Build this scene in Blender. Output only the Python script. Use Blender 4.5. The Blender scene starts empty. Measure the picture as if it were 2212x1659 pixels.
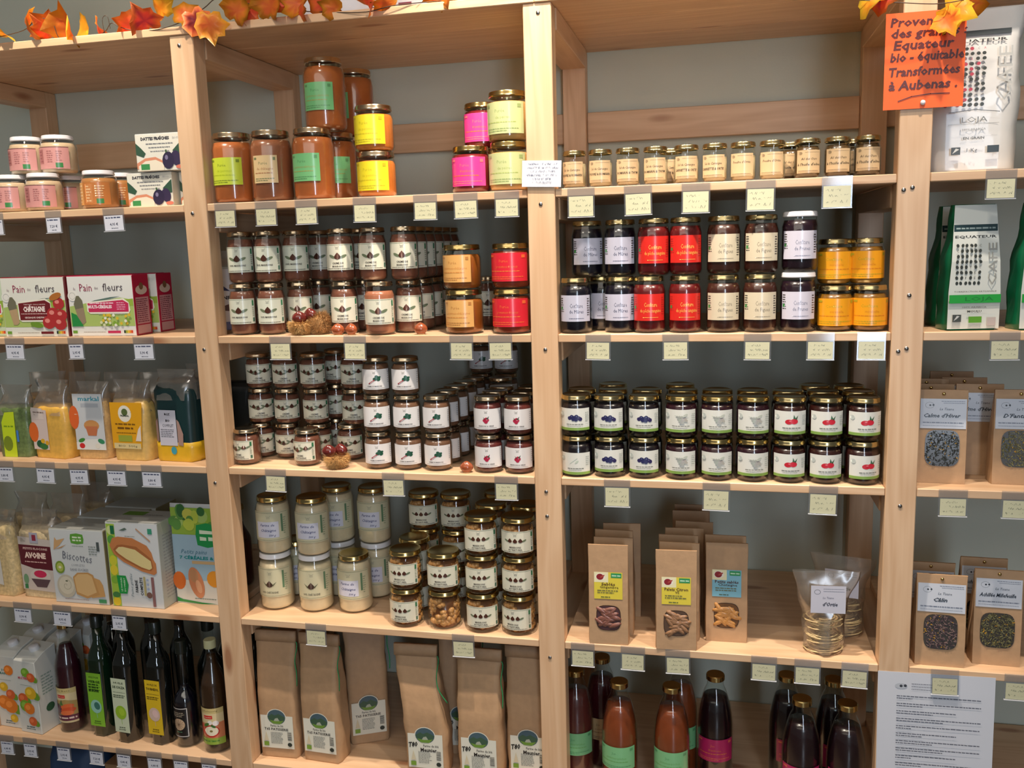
import bpy, bmesh, math, random
from mathutils import Vector, Matrix
random.seed(7)
scene = bpy.context.scene
COL = scene.collection
R_ = math.radians
# ------------------------------------------------------------------ camera
F_PX, YAW, PITCH, ROLL = 1916.1, -0.22904, 0.15745, -0.0297
ZO = 1.45                                   # height of the datum above the floor
CAMP = Vector((1.32043, -1.83947, ZO + 0.20058))
_f = Vector((math.sin(YAW)*math.cos(PITCH), math.cos(YAW)*math.cos(PITCH), -math.sin(PITCH)))
_r0 = Vector((math.cos(YAW), -math.sin(YAW), 0)); _u0 = _r0.cross(_f)
_c, _s = math.cos(ROLL), math.sin(ROLL)
CR = _c*_r0 + _s*_u0; CU = -_s*_r0 + _c*_u0; CF = _f
cam = bpy.data.cameras.new('camera'); camo = bpy.data.objects.new('camera', cam); COL.objects.link(camo)
camo.matrix_world = Matrix(((CR.x, CU.x, -CF.x, CAMP.x), (CR.y, CU.y, -CF.y, CAMP.y), (CR.z, CU.z, -CF.z, CAMP.z), (0, 0, 0, 1)))
cam.sensor_width = 36; cam.lens = F_PX*36/2212; cam.clip_start = 0.02
scene.camera = camo
# ------------------------------------------------------------------ light
world = bpy.data.worlds.new('room_ambient'); scene.world = world; world.use_nodes = True
bg = world.node_tree.nodes['Background']; bg.inputs[0].default_value = (1.0, 0.98, 0.90, 1); bg.inputs[1].default_value = 0.06
def spot(x, y, z, tx, ty, tz, power, size=70, col=(1, .835, .69), rad=.025, blend=.6):
    l = bpy.data.lights.new('ceiling_spot', 'SPOT'); l.energy = power; l.color = col; l.spot_size = R_(size); l.spot_blend = blend; l.shadow_soft_size = rad
    o = bpy.data.objects.new('ceiling_spot', l); COL.objects.link(o); o.location = (x, y, z)
    o.rotation_euler = (Vector((tx, ty, tz)) - Vector((x, y, z))).to_track_quat('-Z', 'Y').to_euler()
def area(x, y, z, tx, ty, tz, power, sx, sy, col):
    l = bpy.data.lights.new('area', 'AREA'); l.energy = power; l.color = col; l.shape = 'RECTANGLE'; l.size = sx; l.size_y = sy
    o = bpy.data.objects.new('area_light', l); COL.objects.link(o); o.location = (x, y, z)
    o.rotation_euler = (Vector((tx, ty, tz)) - Vector((x, y, z))).to_track_quat('-Z', 'Y').to_euler()
spot(1.00, -0.42, 2.92, 0.98, -0.02, 1.45, 120, 58)
spot(-0.15, -0.42, 2.92, -0.15, -0.02, 1.2, 70, 62)
spot(1.80, -0.42, 2.92, 1.75, -0.02, 1.2, 62, 62)
spot(0.45, -0.80, 2.92, 0.45, 0.0, 1.3, 17, 80, (1, .86, .72))
spot(1.45, -0.80, 2.92, 1.45, 0.0, 1.3, 17, 80, (1, .86, .72))
area(0.6, -2.4, 2.85, 0.8, 0.2, 1.3, 15, 3.0, 1.2, (1, .90, .78))
area(2.25, -4.1, 1.65, 0.6, 0, 1.5, 28, 0.5, 1.9, (.74, .85, 1))
scene.view_settings.view_transform = 'Standard'; scene.view_settings.look = 'None'
scene.view_settings.gamma = 1; scene.view_settings.use_curve_mapping = False
scene.view_settings.exposure = 0.50

# ------------------------------------------------------------------ pixel -> place helpers
def XA(px, Y, z):                            # x of the point at depth Y, height z (above datum) seen in column px
    dx = px - 1106.0; a = Y - CAMP.y; b = (ZO + z) - CAMP.z
    return CAMP.x - (a*(F_PX*CR.y - dx*CF.y) + b*(F_PX*CR.z - dx*CF.z))/(F_PX*CR.x - dx*CF.x)
def ZA(py, X, Y):
    dy = -(py - 829.5); a = X - CAMP.x; b = Y - CAMP.y
    return CAMP.z - ZO - (a*(F_PX*CU.x - dy*CF.x) + b*(F_PX*CU.y - dy*CF.y))/(F_PX*CU.z - dy*CF.z)
def PT(px, py, Y):
    z = 0.0
    for _ in range(6):
        X = XA(px, Y, z); z = ZA(py, X, Y)
    return X, z
# ------------------------------------------------------------------ colours & materials
def lin(c):
    return tuple(((v/255)/12.92 if v/255 <= .04045 else ((v/255+.055)/1.055)**2.4) for v in c[:3]) + (1.0,)
def newmat(name):
    m = bpy.data.materials.new(name); m.use_nodes = True
    nt = m.node_tree; b = nt.nodes['Principled BSDF']; return m, nt, b
def plain(name, c, rough=.5, metal=0, coat=0, bump=0, bscale=200, spec=.5, var=0):
    m, nt, b = newmat(name)
    b.inputs['Base Color'].default_value = lin(c); b.inputs['Roughness'].default_value = rough
    b.inputs['Metallic'].default_value = metal; b.inputs['Coat Weight'].default_value = coat
    b.inputs['Coat Roughness'].default_value = .03; b.inputs['Specular IOR Level'].default_value = spec
    tc = nt.nodes.new('ShaderNodeTexCoord'); n = nt.nodes.new('ShaderNodeTexNoise')
    n.inputs['Scale'].default_value = bscale; n.inputs['Detail'].default_value = 3
    nt.links.new(tc.outputs['Object'], n.inputs['Vector'])
    if var:
        mx = nt.nodes.new('ShaderNodeMix'); mx.data_type = 'RGBA'
        mx.inputs['A'].default_value = lin([max(0, v*(1-var)) for v in c]); mx.inputs['B'].default_value = lin([min(255, v*(1+var)) for v in c])
        nt.links.new(n.outputs['Fac'], mx.inputs['Factor']); nt.links.new(mx.outputs['Result'], b.inputs['Base Color'])
    if bump:
        bp = nt.nodes.new('ShaderNodeBump'); bp.inputs['Strength'].default_value = bump; bp.inputs['Distance'].default_value = .002
        nt.links.new(n.outputs['Fac'], bp.inputs['Height']); nt.links.new(bp.outputs[0], b.inputs['Normal'])
    return m
def wood(name, axis, light=(232, 200, 164), dark=(204, 164, 124)):
    m, nt, b = newmat(name); L = nt.links.new; N = nt.nodes.new
    tc = N('ShaderNodeTexCoord'); oi = N('ShaderNodeObjectInfo')
    off = N('ShaderNodeVectorMath'); off.operation = 'SCALE'; off.inputs[0].default_value = (7.3, 3.1, 5.7); L(oi.outputs['Random'], off.inputs['Scale'])
    ad = N('ShaderNodeVectorMath'); L(tc.outputs['Object'], ad.inputs[0]); L(off.outputs[0], ad.inputs[1])
    mp = N('ShaderNodeMapping'); s = [9, 9, 9]; s[axis] = .9; mp.inputs['Scale'].default_value = s; L(ad.outputs[0], mp.inputs['Vector'])
    n1 = N('ShaderNodeTexNoise'); n1.inputs['Scale'].default_value = 1.6; n1.inputs['Detail'].default_value = 2; n1.inputs['Distortion'].default_value = .6; L(mp.outputs[0], n1.inputs['Vector'])
    sn = N('ShaderNodeMath'); sn.operation = 'MULTIPLY'; sn.inputs[1].default_value = 34; L(n1.outputs['Fac'], sn.inputs[0])
    si = N('ShaderNodeMath'); si.operation = 'SINE'; L(sn.outputs[0], si.inputs[0])
    mr = N('ShaderNodeMapRange'); mr.inputs['From Min'].default_value = -1; mr.inputs['To Min'].default_value = .1; mr.inputs['To Max'].default_value = .45; L(si.outputs[0], mr.inputs['Value'])
    mp2 = N('ShaderNodeMapping'); s2 = [160, 160, 160]; s2[axis] = 4; mp2.inputs['Scale'].default_value = s2; L(ad.outputs[0], mp2.inputs['Vector'])
    n2 = N('ShaderNodeTexNoise'); n2.inputs['Scale'].default_value = 1; n2.inputs['Detail'].default_value = 2; L(mp2.outputs[0], n2.inputs['Vector'])
    av = N('ShaderNodeMath'); av.operation = 'MULTIPLY_ADD'; av.inputs[1].default_value = .45; L(n2.outputs['Fac'], av.inputs[0]); L(mr.outputs[0], av.inputs[2])
    mx = N('ShaderNodeMix'); mx.data_type = 'RGBA'; mx.inputs['A'].default_value = lin(light); mx.inputs['B'].default_value = lin(dark); L(av.outputs[0], mx.inputs['Factor'])
    mp3 = N('ShaderNodeMapping'); s3 = [9, 9, 9]; s3[axis] = 2.6; mp3.inputs['Scale'].default_value = s3; L(ad.outputs[0], mp3.inputs['Vector'])
    v = N('ShaderNodeTexVoronoi'); v.inputs['Scale'].default_value = 1.15; L(mp3.outputs[0], v.inputs['Vector'])
    kr = N('ShaderNodeMapRange'); kr.inputs['From Min'].default_value = .07; kr.inputs['From Max'].default_value = .15; kr.inputs['To Min'].default_value = .8; kr.inputs['To Max'].default_value = 0; L(v.outputs['Distance'], kr.inputs['Value'])
    mk = N('ShaderNodeMix'); mk.data_type = 'RGBA'; L(kr.outputs[0], mk.inputs['Factor']); L(mx.outputs['Result'], mk.inputs['A']); mk.inputs['B'].default_value = lin((158, 104, 70))
    hv = N('ShaderNodeHueSaturation'); rr = N('ShaderNodeMapRange'); rr.inputs['To Min'].default_value = .93; rr.inputs['To Max'].default_value = 1.06
    L(oi.outputs['Random'], rr.inputs['Value']); L(rr.outputs[0], hv.inputs['Value']); L(mk.outputs['Result'], hv.inputs['Color'])
    L(hv.outputs[0], b.inputs['Base Color']); b.inputs['Roughness'].default_value = .42
    bp = N('ShaderNodeBump'); bp.inputs['Strength'].default_value = .12; bp.inputs['Distance'].default_value = .001; L(n2.outputs['Fac'], bp.inputs['Height']); L(bp.outputs[0], b.inputs['Normal'])
    return m
def filmmat(name, tint, rough=.05, ior=1.45, haze=0, hazecol=(200, 200, 200), gain=1.0):
    m = bpy.data.materials.new(name); m.use_nodes = True; nt = m.node_tree; nt.nodes.clear(); N = nt.nodes.new; L = nt.links.new
    o = N('ShaderNodeOutputMaterial'); t = N('ShaderNodeBsdfTransparent'); t.inputs[0].default_value = lin(tint)
    g = N('ShaderNodeBsdfGlossy'); g.inputs['Roughness'].default_value = rough; g.inputs['Color'].default_value = (1, 1, 1, 1)
    fr = N('ShaderNodeLayerWeight'); pw = N('ShaderNodeMath'); pw.operation = 'POWER'; pw.inputs[1].default_value = 4.5; L(fr.outputs['Facing'], pw.inputs[0])
    mu = N('ShaderNodeMath'); mu.operation = 'MULTIPLY_ADD'; mu.inputs[1].default_value = .8*gain; mu.inputs[2].default_value = .045*gain; L(pw.outputs[0], mu.inputs[0])
    mix = N('ShaderNodeMixShader'); L(mu.outputs[0], mix.inputs[0]); L(g.outputs[0], mix.inputs[2])
    if haze:
        d = N('ShaderNodeBsdfDiffuse'); d.inputs[0].default_value = lin(hazecol); m2 = N('ShaderNodeMixShader'); m2.inputs[0].default_value = haze
        L(t.outputs[0], m2.inputs[1]); L(d.outputs[0], m2.inputs[2]); L(m2.outputs[0], mix.inputs[1])
    else: L(t.outputs[0], mix.inputs[1])
    L(mix.outputs[0], o.inputs[0]); return m
def printmat(name, rough, coat=0):
    m, nt, b = newmat(name); a = nt.nodes.new('ShaderNodeVertexColor'); a.layer_name = 'Col'
    nt.links.new(a.outputs['Color'], b.inputs['Base Color']); b.inputs['Roughness'].default_value = rough; b.inputs['Coat Weight'].default_value = coat
    b.inputs['Coat Roughness'].default_value = .15
    return m
M = {}
M['wx'] = wood('pine_grain_x', 0); M['wy'] = wood('pine_grain_y', 1); M['wz'] = wood('pine_grain_z', 2)
M['glass'] = filmmat('clear_glass', (247, 250, 248), .02, 1.5)
M['film'] = filmmat('clear_film', (244, 242, 238), .22, 1.5, .17, (206, 200, 190), 2.4)
M['clear'] = filmmat('clear_plastic', (240, 242, 244), .08, 1.45, .10, (200, 205, 210))
M['gold'] = plain('gold_lid', (214, 198, 148), .2, 1, bscale=900, bump=.02)
M['goldd'] = plain('brass_lid', (208, 184, 122), .2, 1, bscale=900, bump=.02)
M['silver'] = plain('champagne_lid', (205, 188, 160), .22, 1, bscale=900, bump=.02)
M['whitelid'] = plain('white_lid', (226, 228, 232), .3, coat=.3, bscale=900, bump=.02)
M['steel'] = plain('screw_steel', (170, 168, 165), .3, 1)
M['wire'] = plain('brown_wire', (70, 55, 40), .5)
M['print'] = printmat('printed_paper', .45, .1)
M['gloss'] = printmat('printed_glossy', .3, .35)
M['kraft'] = plain('kraft_paper', (184, 150, 114), .6, bump=.25, bscale=60, var=.06)
M['kraft2'] = plain('kraft_paper_grey', (172, 142, 110), .6, bump=.25, bscale=70, var=.06)
M['string'] = plain('green_string', (30, 150, 90), .6)
M['burr'] = plain('chestnut_burr', (196, 156, 98), .8, var=.25)
M['burrd'] = plain('chestnut_burr_dark', (160, 120, 72), .8, var=.25)
M['chestnut'] = plain('chestnut_skin', (150, 78, 46), .22, coat=.6, bscale=60, var=.25)
M['chestdark'] = plain('chestnut_skin_dark', (96, 34, 30), .18, coat=.8, bscale=60, var=.25)
M['noodle'] = plain('dried_noodle', (214, 190, 140), .6, var=.15)
def contents(name, c, rough=.25, var=.08, bscale=40): 
    M[name] = plain(name, c, rough, coat=.35, bscale=bscale, var=var); return M[name]
for n, c in dict(puree=(178, 100, 52), puree2=(150, 92, 62), pureeorange=(206, 120, 50), pinkjam=(120, 26, 34), palejam=(206, 160, 96), chestpaste=(120, 74, 58), chestpaste2=(178, 112, 84),
                 amber=(150, 84, 32), redjam=(140, 48, 24), blackjam=(16, 12, 26), peach=(96, 18, 20), fig=(66, 34, 26), prune=(34, 16, 28), quince=(126, 84, 24),
                 berry=(22, 14, 22), cassis=(44, 14, 26), rosehip=(48, 18, 16), salt=(168, 150, 118), saltd=(88, 66, 40), tahini=(206, 180, 150), nutb=(176, 120, 70),
                 flour=(232, 214, 180), leafc=(118, 84, 64), cherryc=(100, 44, 42)).items(): contents(n, c)
contents('marron', (120, 74, 42), var=.3, bscale=28)
M['marronn'] = plain('peeled_chestnut', (196, 142, 84), .35, coat=.4, var=.2, bscale=60)
M['syrup'] = filmmat('amber_syrup', (176, 120, 66), .05, 1.4)

# ------------------------------------------------------------------ mesh helpers
def mesh_from_bm(bm, name, mats, smooth=False):
    me = bpy.data.meshes.new(name); bm.to_mesh(me); bm.free()
    if not isinstance(mats, (list, tuple)): mats = [mats]
    for m in mats: me.materials.append(m)
    if smooth: me.polygons.foreach_set('use_smooth', [True]*len(me.polygons))
    return me
def add_box(bm, x0, x1, y0, y1, z0, z1, bev=0):
    r = bmesh.ops.create_cube(bm, size=1); vs = r['verts']
    bmesh.ops.scale(bm, vec=(x1-x0, y1-y0, z1-z0), verts=vs); bmesh.ops.translate(bm, vec=((x0+x1)/2, (y0+y1)/2, (z0+z1)/2), verts=vs)
    if bev:
        es = list({e for v in vs for e in v.link_edges}); bmesh.ops.bevel(bm, geom=es, offset=bev, segments=1, affect='EDGES')
def box_mesh(name, x0, x1, y0, y1, z0, z1, mat, bev=0):
    bm = bmesh.new(); add_box(bm, x0, x1, y0, y1, z0, z1, bev); return mesh_from_bm(bm, name, mat)
def lathe(name, prof, mat, seg=26, smooth=True, ang=True):
    bm = bmesh.new(); rings = []
    for r, z in prof:
        if r < 1e-5: rings.append([bm.verts.new((0, 0, z))])
        else: rings.append([bm.verts.new((r*math.cos(2*math.pi*i/seg), r*math.sin(2*math.pi*i/seg), z)) for i in range(seg)])
    for a, b in zip(rings, rings[1:]):
        for i in range(seg):
            j = (i+1) % seg
            if len(a) == 1 and len(b) == 1: continue
            if len(a) == 1: bm.faces.new((a[0], b[j], b[i]))
            elif len(b) == 1: bm.faces.new((a[i], a[j], b[0]))
            else: bm.faces.new((a[i], a[j], b[j], b[i]))
    bmesh.ops.recalc_face_normals(bm, faces=bm.faces)
    me = mesh_from_bm(bm, name, mat, smooth)
    return me
def sharp(me, deg=40):
    try: me.set_sharp_from_angle(angle=R_(deg))
    except Exception: pass
    return me
def tube(name, pts, r, mat, seg=6, closed=False):
    bm = bmesh.new(); rings = []; P = [Vector(p) for p in pts]
    for i, p in enumerate(P):
        t = (P[min(i+1, len(P)-1)] - P[max(i-1, 0)]).normalized()
        a = t.cross(Vector((0, 0, 1))); 
        if a.length < .1: a = t.cross(Vector((1, 0, 0)))
        a.normalize(); b = t.cross(a)
        rings.append([bm.verts.new(p + r*(a*math.cos(2*math.pi*k/seg) + b*math.sin(2*math.pi*k/seg))) for k in range(seg)])
    for A, B in zip(rings, rings[1:]):
        for k in range(seg): bm.faces.new((A[k], A[(k+1) % seg], B[(k+1) % seg], B[k]))
    bm.faces.new(rings[0][::-1]); bm.faces.new(rings[-1])
    return mesh_from_bm(bm, name, mat, True)
def smoothpath(pts, n=6):
    out = []; P = [Vector(p) for p in pts]
    for i in range(len(P)-1):
        p0 = P[max(i-1, 0)]; p1 = P[i]; p2 = P[i+1]; p3 = P[min(i+2, len(P)-1)]
        for k in range(n):
            t = k/n; out.append(.5*((2*p1) + (p2-p0)*t + (2*p0-5*p1+4*p2-p3)*t*t + (3*p1-p0-3*p2+p3)*t*t*t))
    out.append(P[-1]); return out
def loft(name, secs, mat, n=5, noise=0, seed=0, rnd=.12, cap_top=True, cap_bot=True, smooth=True, front_flat=True):
    """secs: (z, w, d, xo, yfront).  rectangular sections whose front face lies at yfront."""
    rg = random.Random(seed); bm = bmesh.new(); rings = []
    ph = [rg.uniform(0, 6.28) for _ in range(8)]
    for z, w, d, xo, yf in secs:
        ring = []
        c = min(w, d)*rnd
        pts = []
        for k in range(n+1): pts.append((-w/2 + c + (w-2*c)*k/n, 0, 0))
        for k in range(1, n): pts.append((w/2, c + (d-2*c)*k/n, 1))
        for k in range(n+1): pts.append((w/2 - c - (w-2*c)*k/n, d, 2))
        for k in range(1, n): pts.append((-w/2, d - c - (d-2*c)*k/n, 3))
        for x, y, s in pts:
            dz = 0; dd = 0
            if noise:
                dd = noise*(math.sin(x*60+z*45+ph[0]) + math.sin(z*95-x*38+ph[1]) + .8*math.sin((x+y)*120+z*60+ph[2]))/2.2
            nx, ny = [(0, -1), (1, 0), (0, 1), (-1, 0)][s]
            if s == 0 and front_flat: dd *= .15
            ring.append(bm.verts.new((x + xo + nx*dd, y + yf + ny*dd, z)))
        rings.append(ring)
    m = len(rings[0])
    for A, B in zip(rings, rings[1:]):
        for i in range(m): bm.faces.new((A[i], A[(i+1) % m], B[(i+1) % m], B[i]))
    if cap_bot: bm.faces.new(rings[0][::-1])
    if cap_top: bm.faces.new(rings[-1])
    return mesh_from_bm(bm, name, mat, smooth)
def interp(secs, n):
    out = []
    for a, b in zip(secs, secs[1:]):
        for k in range(n):
            t = k/n; out.append(tuple(a[i] + (b[i]-a[i])*t for i in range(5)))
    out.append(secs[-1]); return out
# ------------------------------------------------------------------ flat print (paper, ink, lettering) laid on a plane or wrapped round a jar
_tc = {}
def text_geo(s, shear=0, bold=0):
    key = (s, shear, bold)
    if key not in _tc:
        cu = bpy.data.curves.new('t', 'FONT'); cu.body = s; cu.resolution_u = 1; cu.shear = shear; cu.offset = bold; cu.size = 1; cu.fill_mode = 'FRONT'
        o = bpy.data.objects.new('t', cu); me = o.to_mesh()
        v = [(a.co.x, a.co.y) for a in me.vertices]; f = [tuple(p.vertices) for p in me.polygons]
        o.to_mesh_clear(); bpy.data.objects.remove(o); bpy.data.curves.remove(cu)
        _tc[key] = (v, f)
    return _tc[key]
class Print:
    def __init__(s, w, h, paper, back=True):
        s.w, s.h, s.el, s.k = w, h, [], 0
        if paper is not None: s.poly([(-w/2, 0), (w/2, 0), (w/2, h), (-w/2, h)], paper)
    def add(s, v, f, c):
        s.el.append((v, f, lin(c), s.k)); s.k += 1; return s
    def poly(s, pts, c): return s.add(pts, [tuple(range(len(pts)))], c)
    def rect(s, x0, y0, x1, y1, c): return s.poly([(x0, y0), (x1, y0), (x1, y1), (x0, y1)], c)
    def ell(s, cx, cy, rx, ry, c, rot=0, n=14):
        a = R_(rot); return s.poly([(cx + rx*math.cos(t)*math.cos(a) - ry*math.sin(t)*math.sin(a), cy + rx*math.cos(t)*math.sin(a) + ry*math.sin(t)*math.cos(a)) for t in [2*math.pi*i/n for i in range(n)]], c)
    def txt(s, body, cx, cy, size, c, w=None, shear=0, rot=0, bold=.0, al='c'):
        v, f = text_geo(body, shear, bold)
        if not v: return s
        x0 = min(a[0] for a in v); x1 = max(a[0] for a in v); sx = size
        if w: sx = w/(x1-x0)
        ox = {'c': (x0+x1)/2, 'l': x0, 'r': x1}[al]; a = R_(rot)
        o = []
        for x, y in v:
            X, Y = (x-ox)*sx, (y-.35)*size
            o.append((cx + X*math.cos(a) - Y*math.sin(a), cy + X*math.sin(a) + Y*math.cos(a)))
        return s.add(o, f, c)
    def words(s, x0, x1, y, h, c, seed=0):       # lines of print too small to read
        rg = random.Random(seed*31 + int(y*1e5)); v, f = [], []; x = x0
        while x < x1 - h*.6:
            w = min(rg.uniform(1.2, 4.2)*h, x1-x); b = len(v)
            v += [(x, y-h/2), (x+w, y-h/2), (x+w, y+h/2*rg.uniform(.5, 1)), (x, y+h/2)]; f.append((b, b+1, b+2, b+3)); x += w + h*.55
        return s.add(v, f, c) if v else s
    def block(s, x0, x1, y0, y1, n, c, seed=0, fill=.45):
        for i in range(n):
            y = y1 - (y1-y0)*(i+.5)/n
            s.words(x0, x1 - (x1-x0)*random.Random(seed+i).uniform(0, .25), y, (y1-y0)/n*fill, c, seed+i); s.k -= 1
        s.k += 1; return s
    def hand(s, x0, x1, y, h, c, seed=0, t=.0006):   # handwriting too small to read: a pen line
        rg = random.Random(seed); v, f = [], []; x = x0; p = (x, y); 
        while x < x1:
            x2 = x + h*rg.uniform(.18, .34); q = (x2, y + rg.choice([-.5, -.3, .3, .45, .9])*h*.6)
            if rg.random() > .12:
                b = len(v); v += [(p[0], p[1]), (p[0]+t, p[1]), (q[0]+t, q[1]+t*.6), (q[0], q[1]+t*.6)]; f.append((b, b+1, b+2, b+3))
            else: x2 += h*.3
            x = x2; p = (x, q[1])
        return s.add(v, f, c) if v else s
    def stroke(s, pts, t, c):
        v, f = [], []
        for (a, b) in zip(pts, pts[1:]):
            d = Vector((b[0]-a[0], b[1]-a[1])); 
            if d.length < 1e-9: continue
            d.normalize(); n = (-d.y*t/2, d.x*t/2); e = (d.x*t/3, d.y*t/3); k = len(v)
            v += [(a[0]-e[0]+n[0], a[1]-e[1]+n[1]), (a[0]-e[0]-n[0], a[1]-e[1]-n[1]), (b[0]+e[0]-n[0], b[1]+e[1]-n[1]), (b[0]+e[0]+n[0], b[1]+e[1]+n[1])]; f.append((k, k+1, k+2, k+3))
        return s.add(v, f, c)
    def build(s, name, mapf, step=0, mat=None, lay=.00007, zcuts=()):
        bm = bmesh.new(); cl = bm.loops.layers.float_color.new('Col'); 
        for v, f, c, k in s.el:
            vs = [bm.verts.new((x, k*lay, y)) for x, y in v]
            for fc in f:
                try: face = bm.faces.new([vs[i] for i in fc])
                except ValueError: continue
                for lp in face.loops: lp[cl] = c
        if step:
            n = int(s.w/2/step)+1
            for i in range(-n, n+1):
                bmesh.ops.bisect_plane(bm, geom=bm.verts[:]+bm.edges[:]+bm.faces[:], plane_co=(i*step, 0, 0), plane_no=(1, 0, 0))
        for zc in zcuts: bmesh.ops.bisect_plane(bm, geom=bm.verts[:]+bm.edges[:]+bm.faces[:], plane_co=(0, 0, zc), plane_no=(0, 0, 1))
        for v in bm.verts: v.co = mapf(v.co.x, v.co.y, v.co.z)
        bmesh.ops.triangulate(bm, faces=[f for f in bm.faces if len(f.verts) > 4])
        return mesh_from_bm(bm, name, mat or M['print'], bool(step))
def cyl(R, z0):
    return lambda x, o, z: (math.sin(x/R)*(R+.0003+o), -math.cos(x/R)*(R+.0003+o), z0+z)
def flat(y=0, k=0, z0=0, x0=0):              # plane whose front leans: y = y + k*z
    return lambda x, o, z: (x0+x, y + k*(z0+z) - .0003 - o, z0+z)
# ------------------------------------------------------------------ things
def mkobj(name, me, parent=None):
    o = bpy.data.objects.new(name, me); COL.objects.link(o)
    if parent is not None: o.parent = parent
    return o
def tag(o, label, cat, group=None):
    o['label'] = label; o['category'] = cat
    if group: o['group'] = group
    return o
def place(proto, x, y, z, label, group=None, rz=0, rx=0, ry=0, sc=None):
    """proto = (name, category, [(part, mesh, [(sub, mesh)...]) ...]); meshes are shared between copies"""
    r = bpy.data.objects.new(proto[0], None); COL.objects.link(r); r.empty_display_size = .02
    r.location = (x, y, ZO+z); r.rotation_euler = (rx, ry, rz)
    if sc: r.scale = sc
    tag(r, label, proto[1], group)
    for p in proto[2]:
        o = mkobj(p[0], p[1], r)
        if len(p) > 3: o['label'] = p[3]
        if p[0] in STUFF: o['kind'] = 'stuff'
        for q in (p[2] if len(p) > 2 else []): mkobj(q[0], q[1], o)
    return r
STUFF = {'noodles', 'biscuits', 'dried_herbs', 'spines', 'fine_print', 'chestnuts', 'flakes'}
def struct(name, me):
    o = mkobj(name, me); o['kind'] = 'structure'; return o
# ================================================================== the setting
def wallmat():
    m, nt, b = newmat('plaster_wall'); N = nt.nodes.new; L = nt.links.new
    tc = N('ShaderNodeTexCoord'); n = N('ShaderNodeTexNoise'); n.inputs['Scale'].default_value = 3; n.inputs['Detail'].default_value = 6; L(tc.outputs['Object'], n.inputs['Vector'])
    mx = N('ShaderNodeMix'); mx.data_type = 'RGBA'; mx.inputs['A'].default_value = lin((198, 206, 192)); mx.inputs['B'].default_value = lin((210, 217, 204)); L(n.outputs['Fac'], mx.inputs['Factor']); L(mx.outputs['Result'], b.inputs['Base Color'])
    n2 = N('ShaderNodeTexNoise'); n2.inputs['Scale'].default_value = 180; L(tc.outputs['Object'], n2.inputs['Vector'])
    bp = N('ShaderNodeBump'); bp.inputs['Strength'].default_value = .1; bp.inputs['Distance'].default_value = .002; L(n2.outputs['Fac'], bp.inputs['Height']); L(bp.outputs[0], b.inputs['Normal'])
    b.inputs['Roughness'].default_value = .85; return m
M['wall'] = wallmat(); M['floor'] = plain('floor_tile', (120, 104, 88), .35, bscale=5, var=.12); M['ceil'] = plain('ceiling_paint', (214, 208, 198), .9, bscale=4, var=.02)
DP = .516                                    # depth of the shelving
struct('wall_back', box_mesh('wall_back', -2.6, 4.2, DP+.002, DP+.12, 0, 3.0, M['wall']))
struct('floor', box_mesh('floor', -2.6, 4.2, -4.6, DP+.12, -.1, 0, M['floor']))
struct('ceiling', box_mesh('ceiling', -2.6, 4.2, -4.6, DP+.12, 3.0, 3.1, M['ceil']))
# ================================================================== shelving unit
T = .017; ZS = {1: .3087, 2: .0075, 3: -.3045, 4: -.682, 5: -1.065}; ZT = .674
PW = .058; PD = .045
POSTS = [-.645, .1371, .9362, 1.652, 2.42]     # left faces of the posts
unit = bpy.data.objects.new('shelving_unit', None); COL.objects.link(unit); unit.location = (0, 0, 0)
tag(unit, 'large pine shelving unit of four bays fixed along the grey wall', 'shelf')
def part(name, me): return mkobj(name, me, unit)
BV = .0015
screw_me = lathe('screw', [(0, -.0012), (.002, -.0012), (.0022, -.0004), (.0042, 0), (.004, .0008), (0, .0008)], M['steel'], 10)
def screw(x, z, post):
    o = mkobj('screw', screw_me, post); o.location = (x, -.0006, ZO+z); o.rotation_euler = (R_(90), 0, 0)
fposts = []
for i, x in enumerate(POSTS):
    p = part('front_post', box_mesh('front_post', x, x+PW, 0, PD, .0, ZO+ZT, M['wz'], BV)); fposts.append(p)
    part('back_post', box_mesh('back_post', x, x+PW, DP-PD, DP, .0, ZO+ZT, M['wz'], BV))
    for z in [ZT] + [ZS[k]-T for k in ZS]:
        part('side_rail', box_mesh('side_rail', x-.003, x+PW+.003, PD+.001, DP-PD-.001, ZO+z-.045, ZO+z-.0005, M['wy'], BV))
for px, py, i in [(1162, 27, 2), (1168, 441, 2), (1178, 755, 2), (1180, 1062, 2), (1182, 1115, 2), (1188, 1420, 2), (387, 98, 1), (416, 461, 1), (441, 755, 1),
                  (1952, 410, 3), (1971, 405, 3), (1940, 759, 3), (1958, 753, 3), (1944, 1093, 3), (1964, 638, 3), (465, 1043, 1)]:
    X, z = PT(px, py, 0); screw(X, z, fposts[i])
for i in range(4):
    x0 = POSTS[i]+PW+.0006; x1 = POSTS[i+1]-.0006
    for k in ZS: part('shelf_board', box_mesh('shelf_board', x0, x1, .001, DP-.004, ZO+ZS[k]-T, ZO+ZS[k], M['wx'], BV))
    part('back_batten', box_mesh('back_batten', x0, x1, DP-.022, DP-.001, ZO+.449, ZO+.524, M['wx'], BV))
for a, b in ((-.645, .96), (.9605, 2.478)):
    for j, (y0, y1) in enumerate(((-.004, .17), (.171, .345), (.346, DP-.002))):
        part('top_plank', box_mesh('top_plank', a, b, y0, y1, ZO+ZT+.0003, ZO+ZT+.018, M['wx'], BV))

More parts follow.
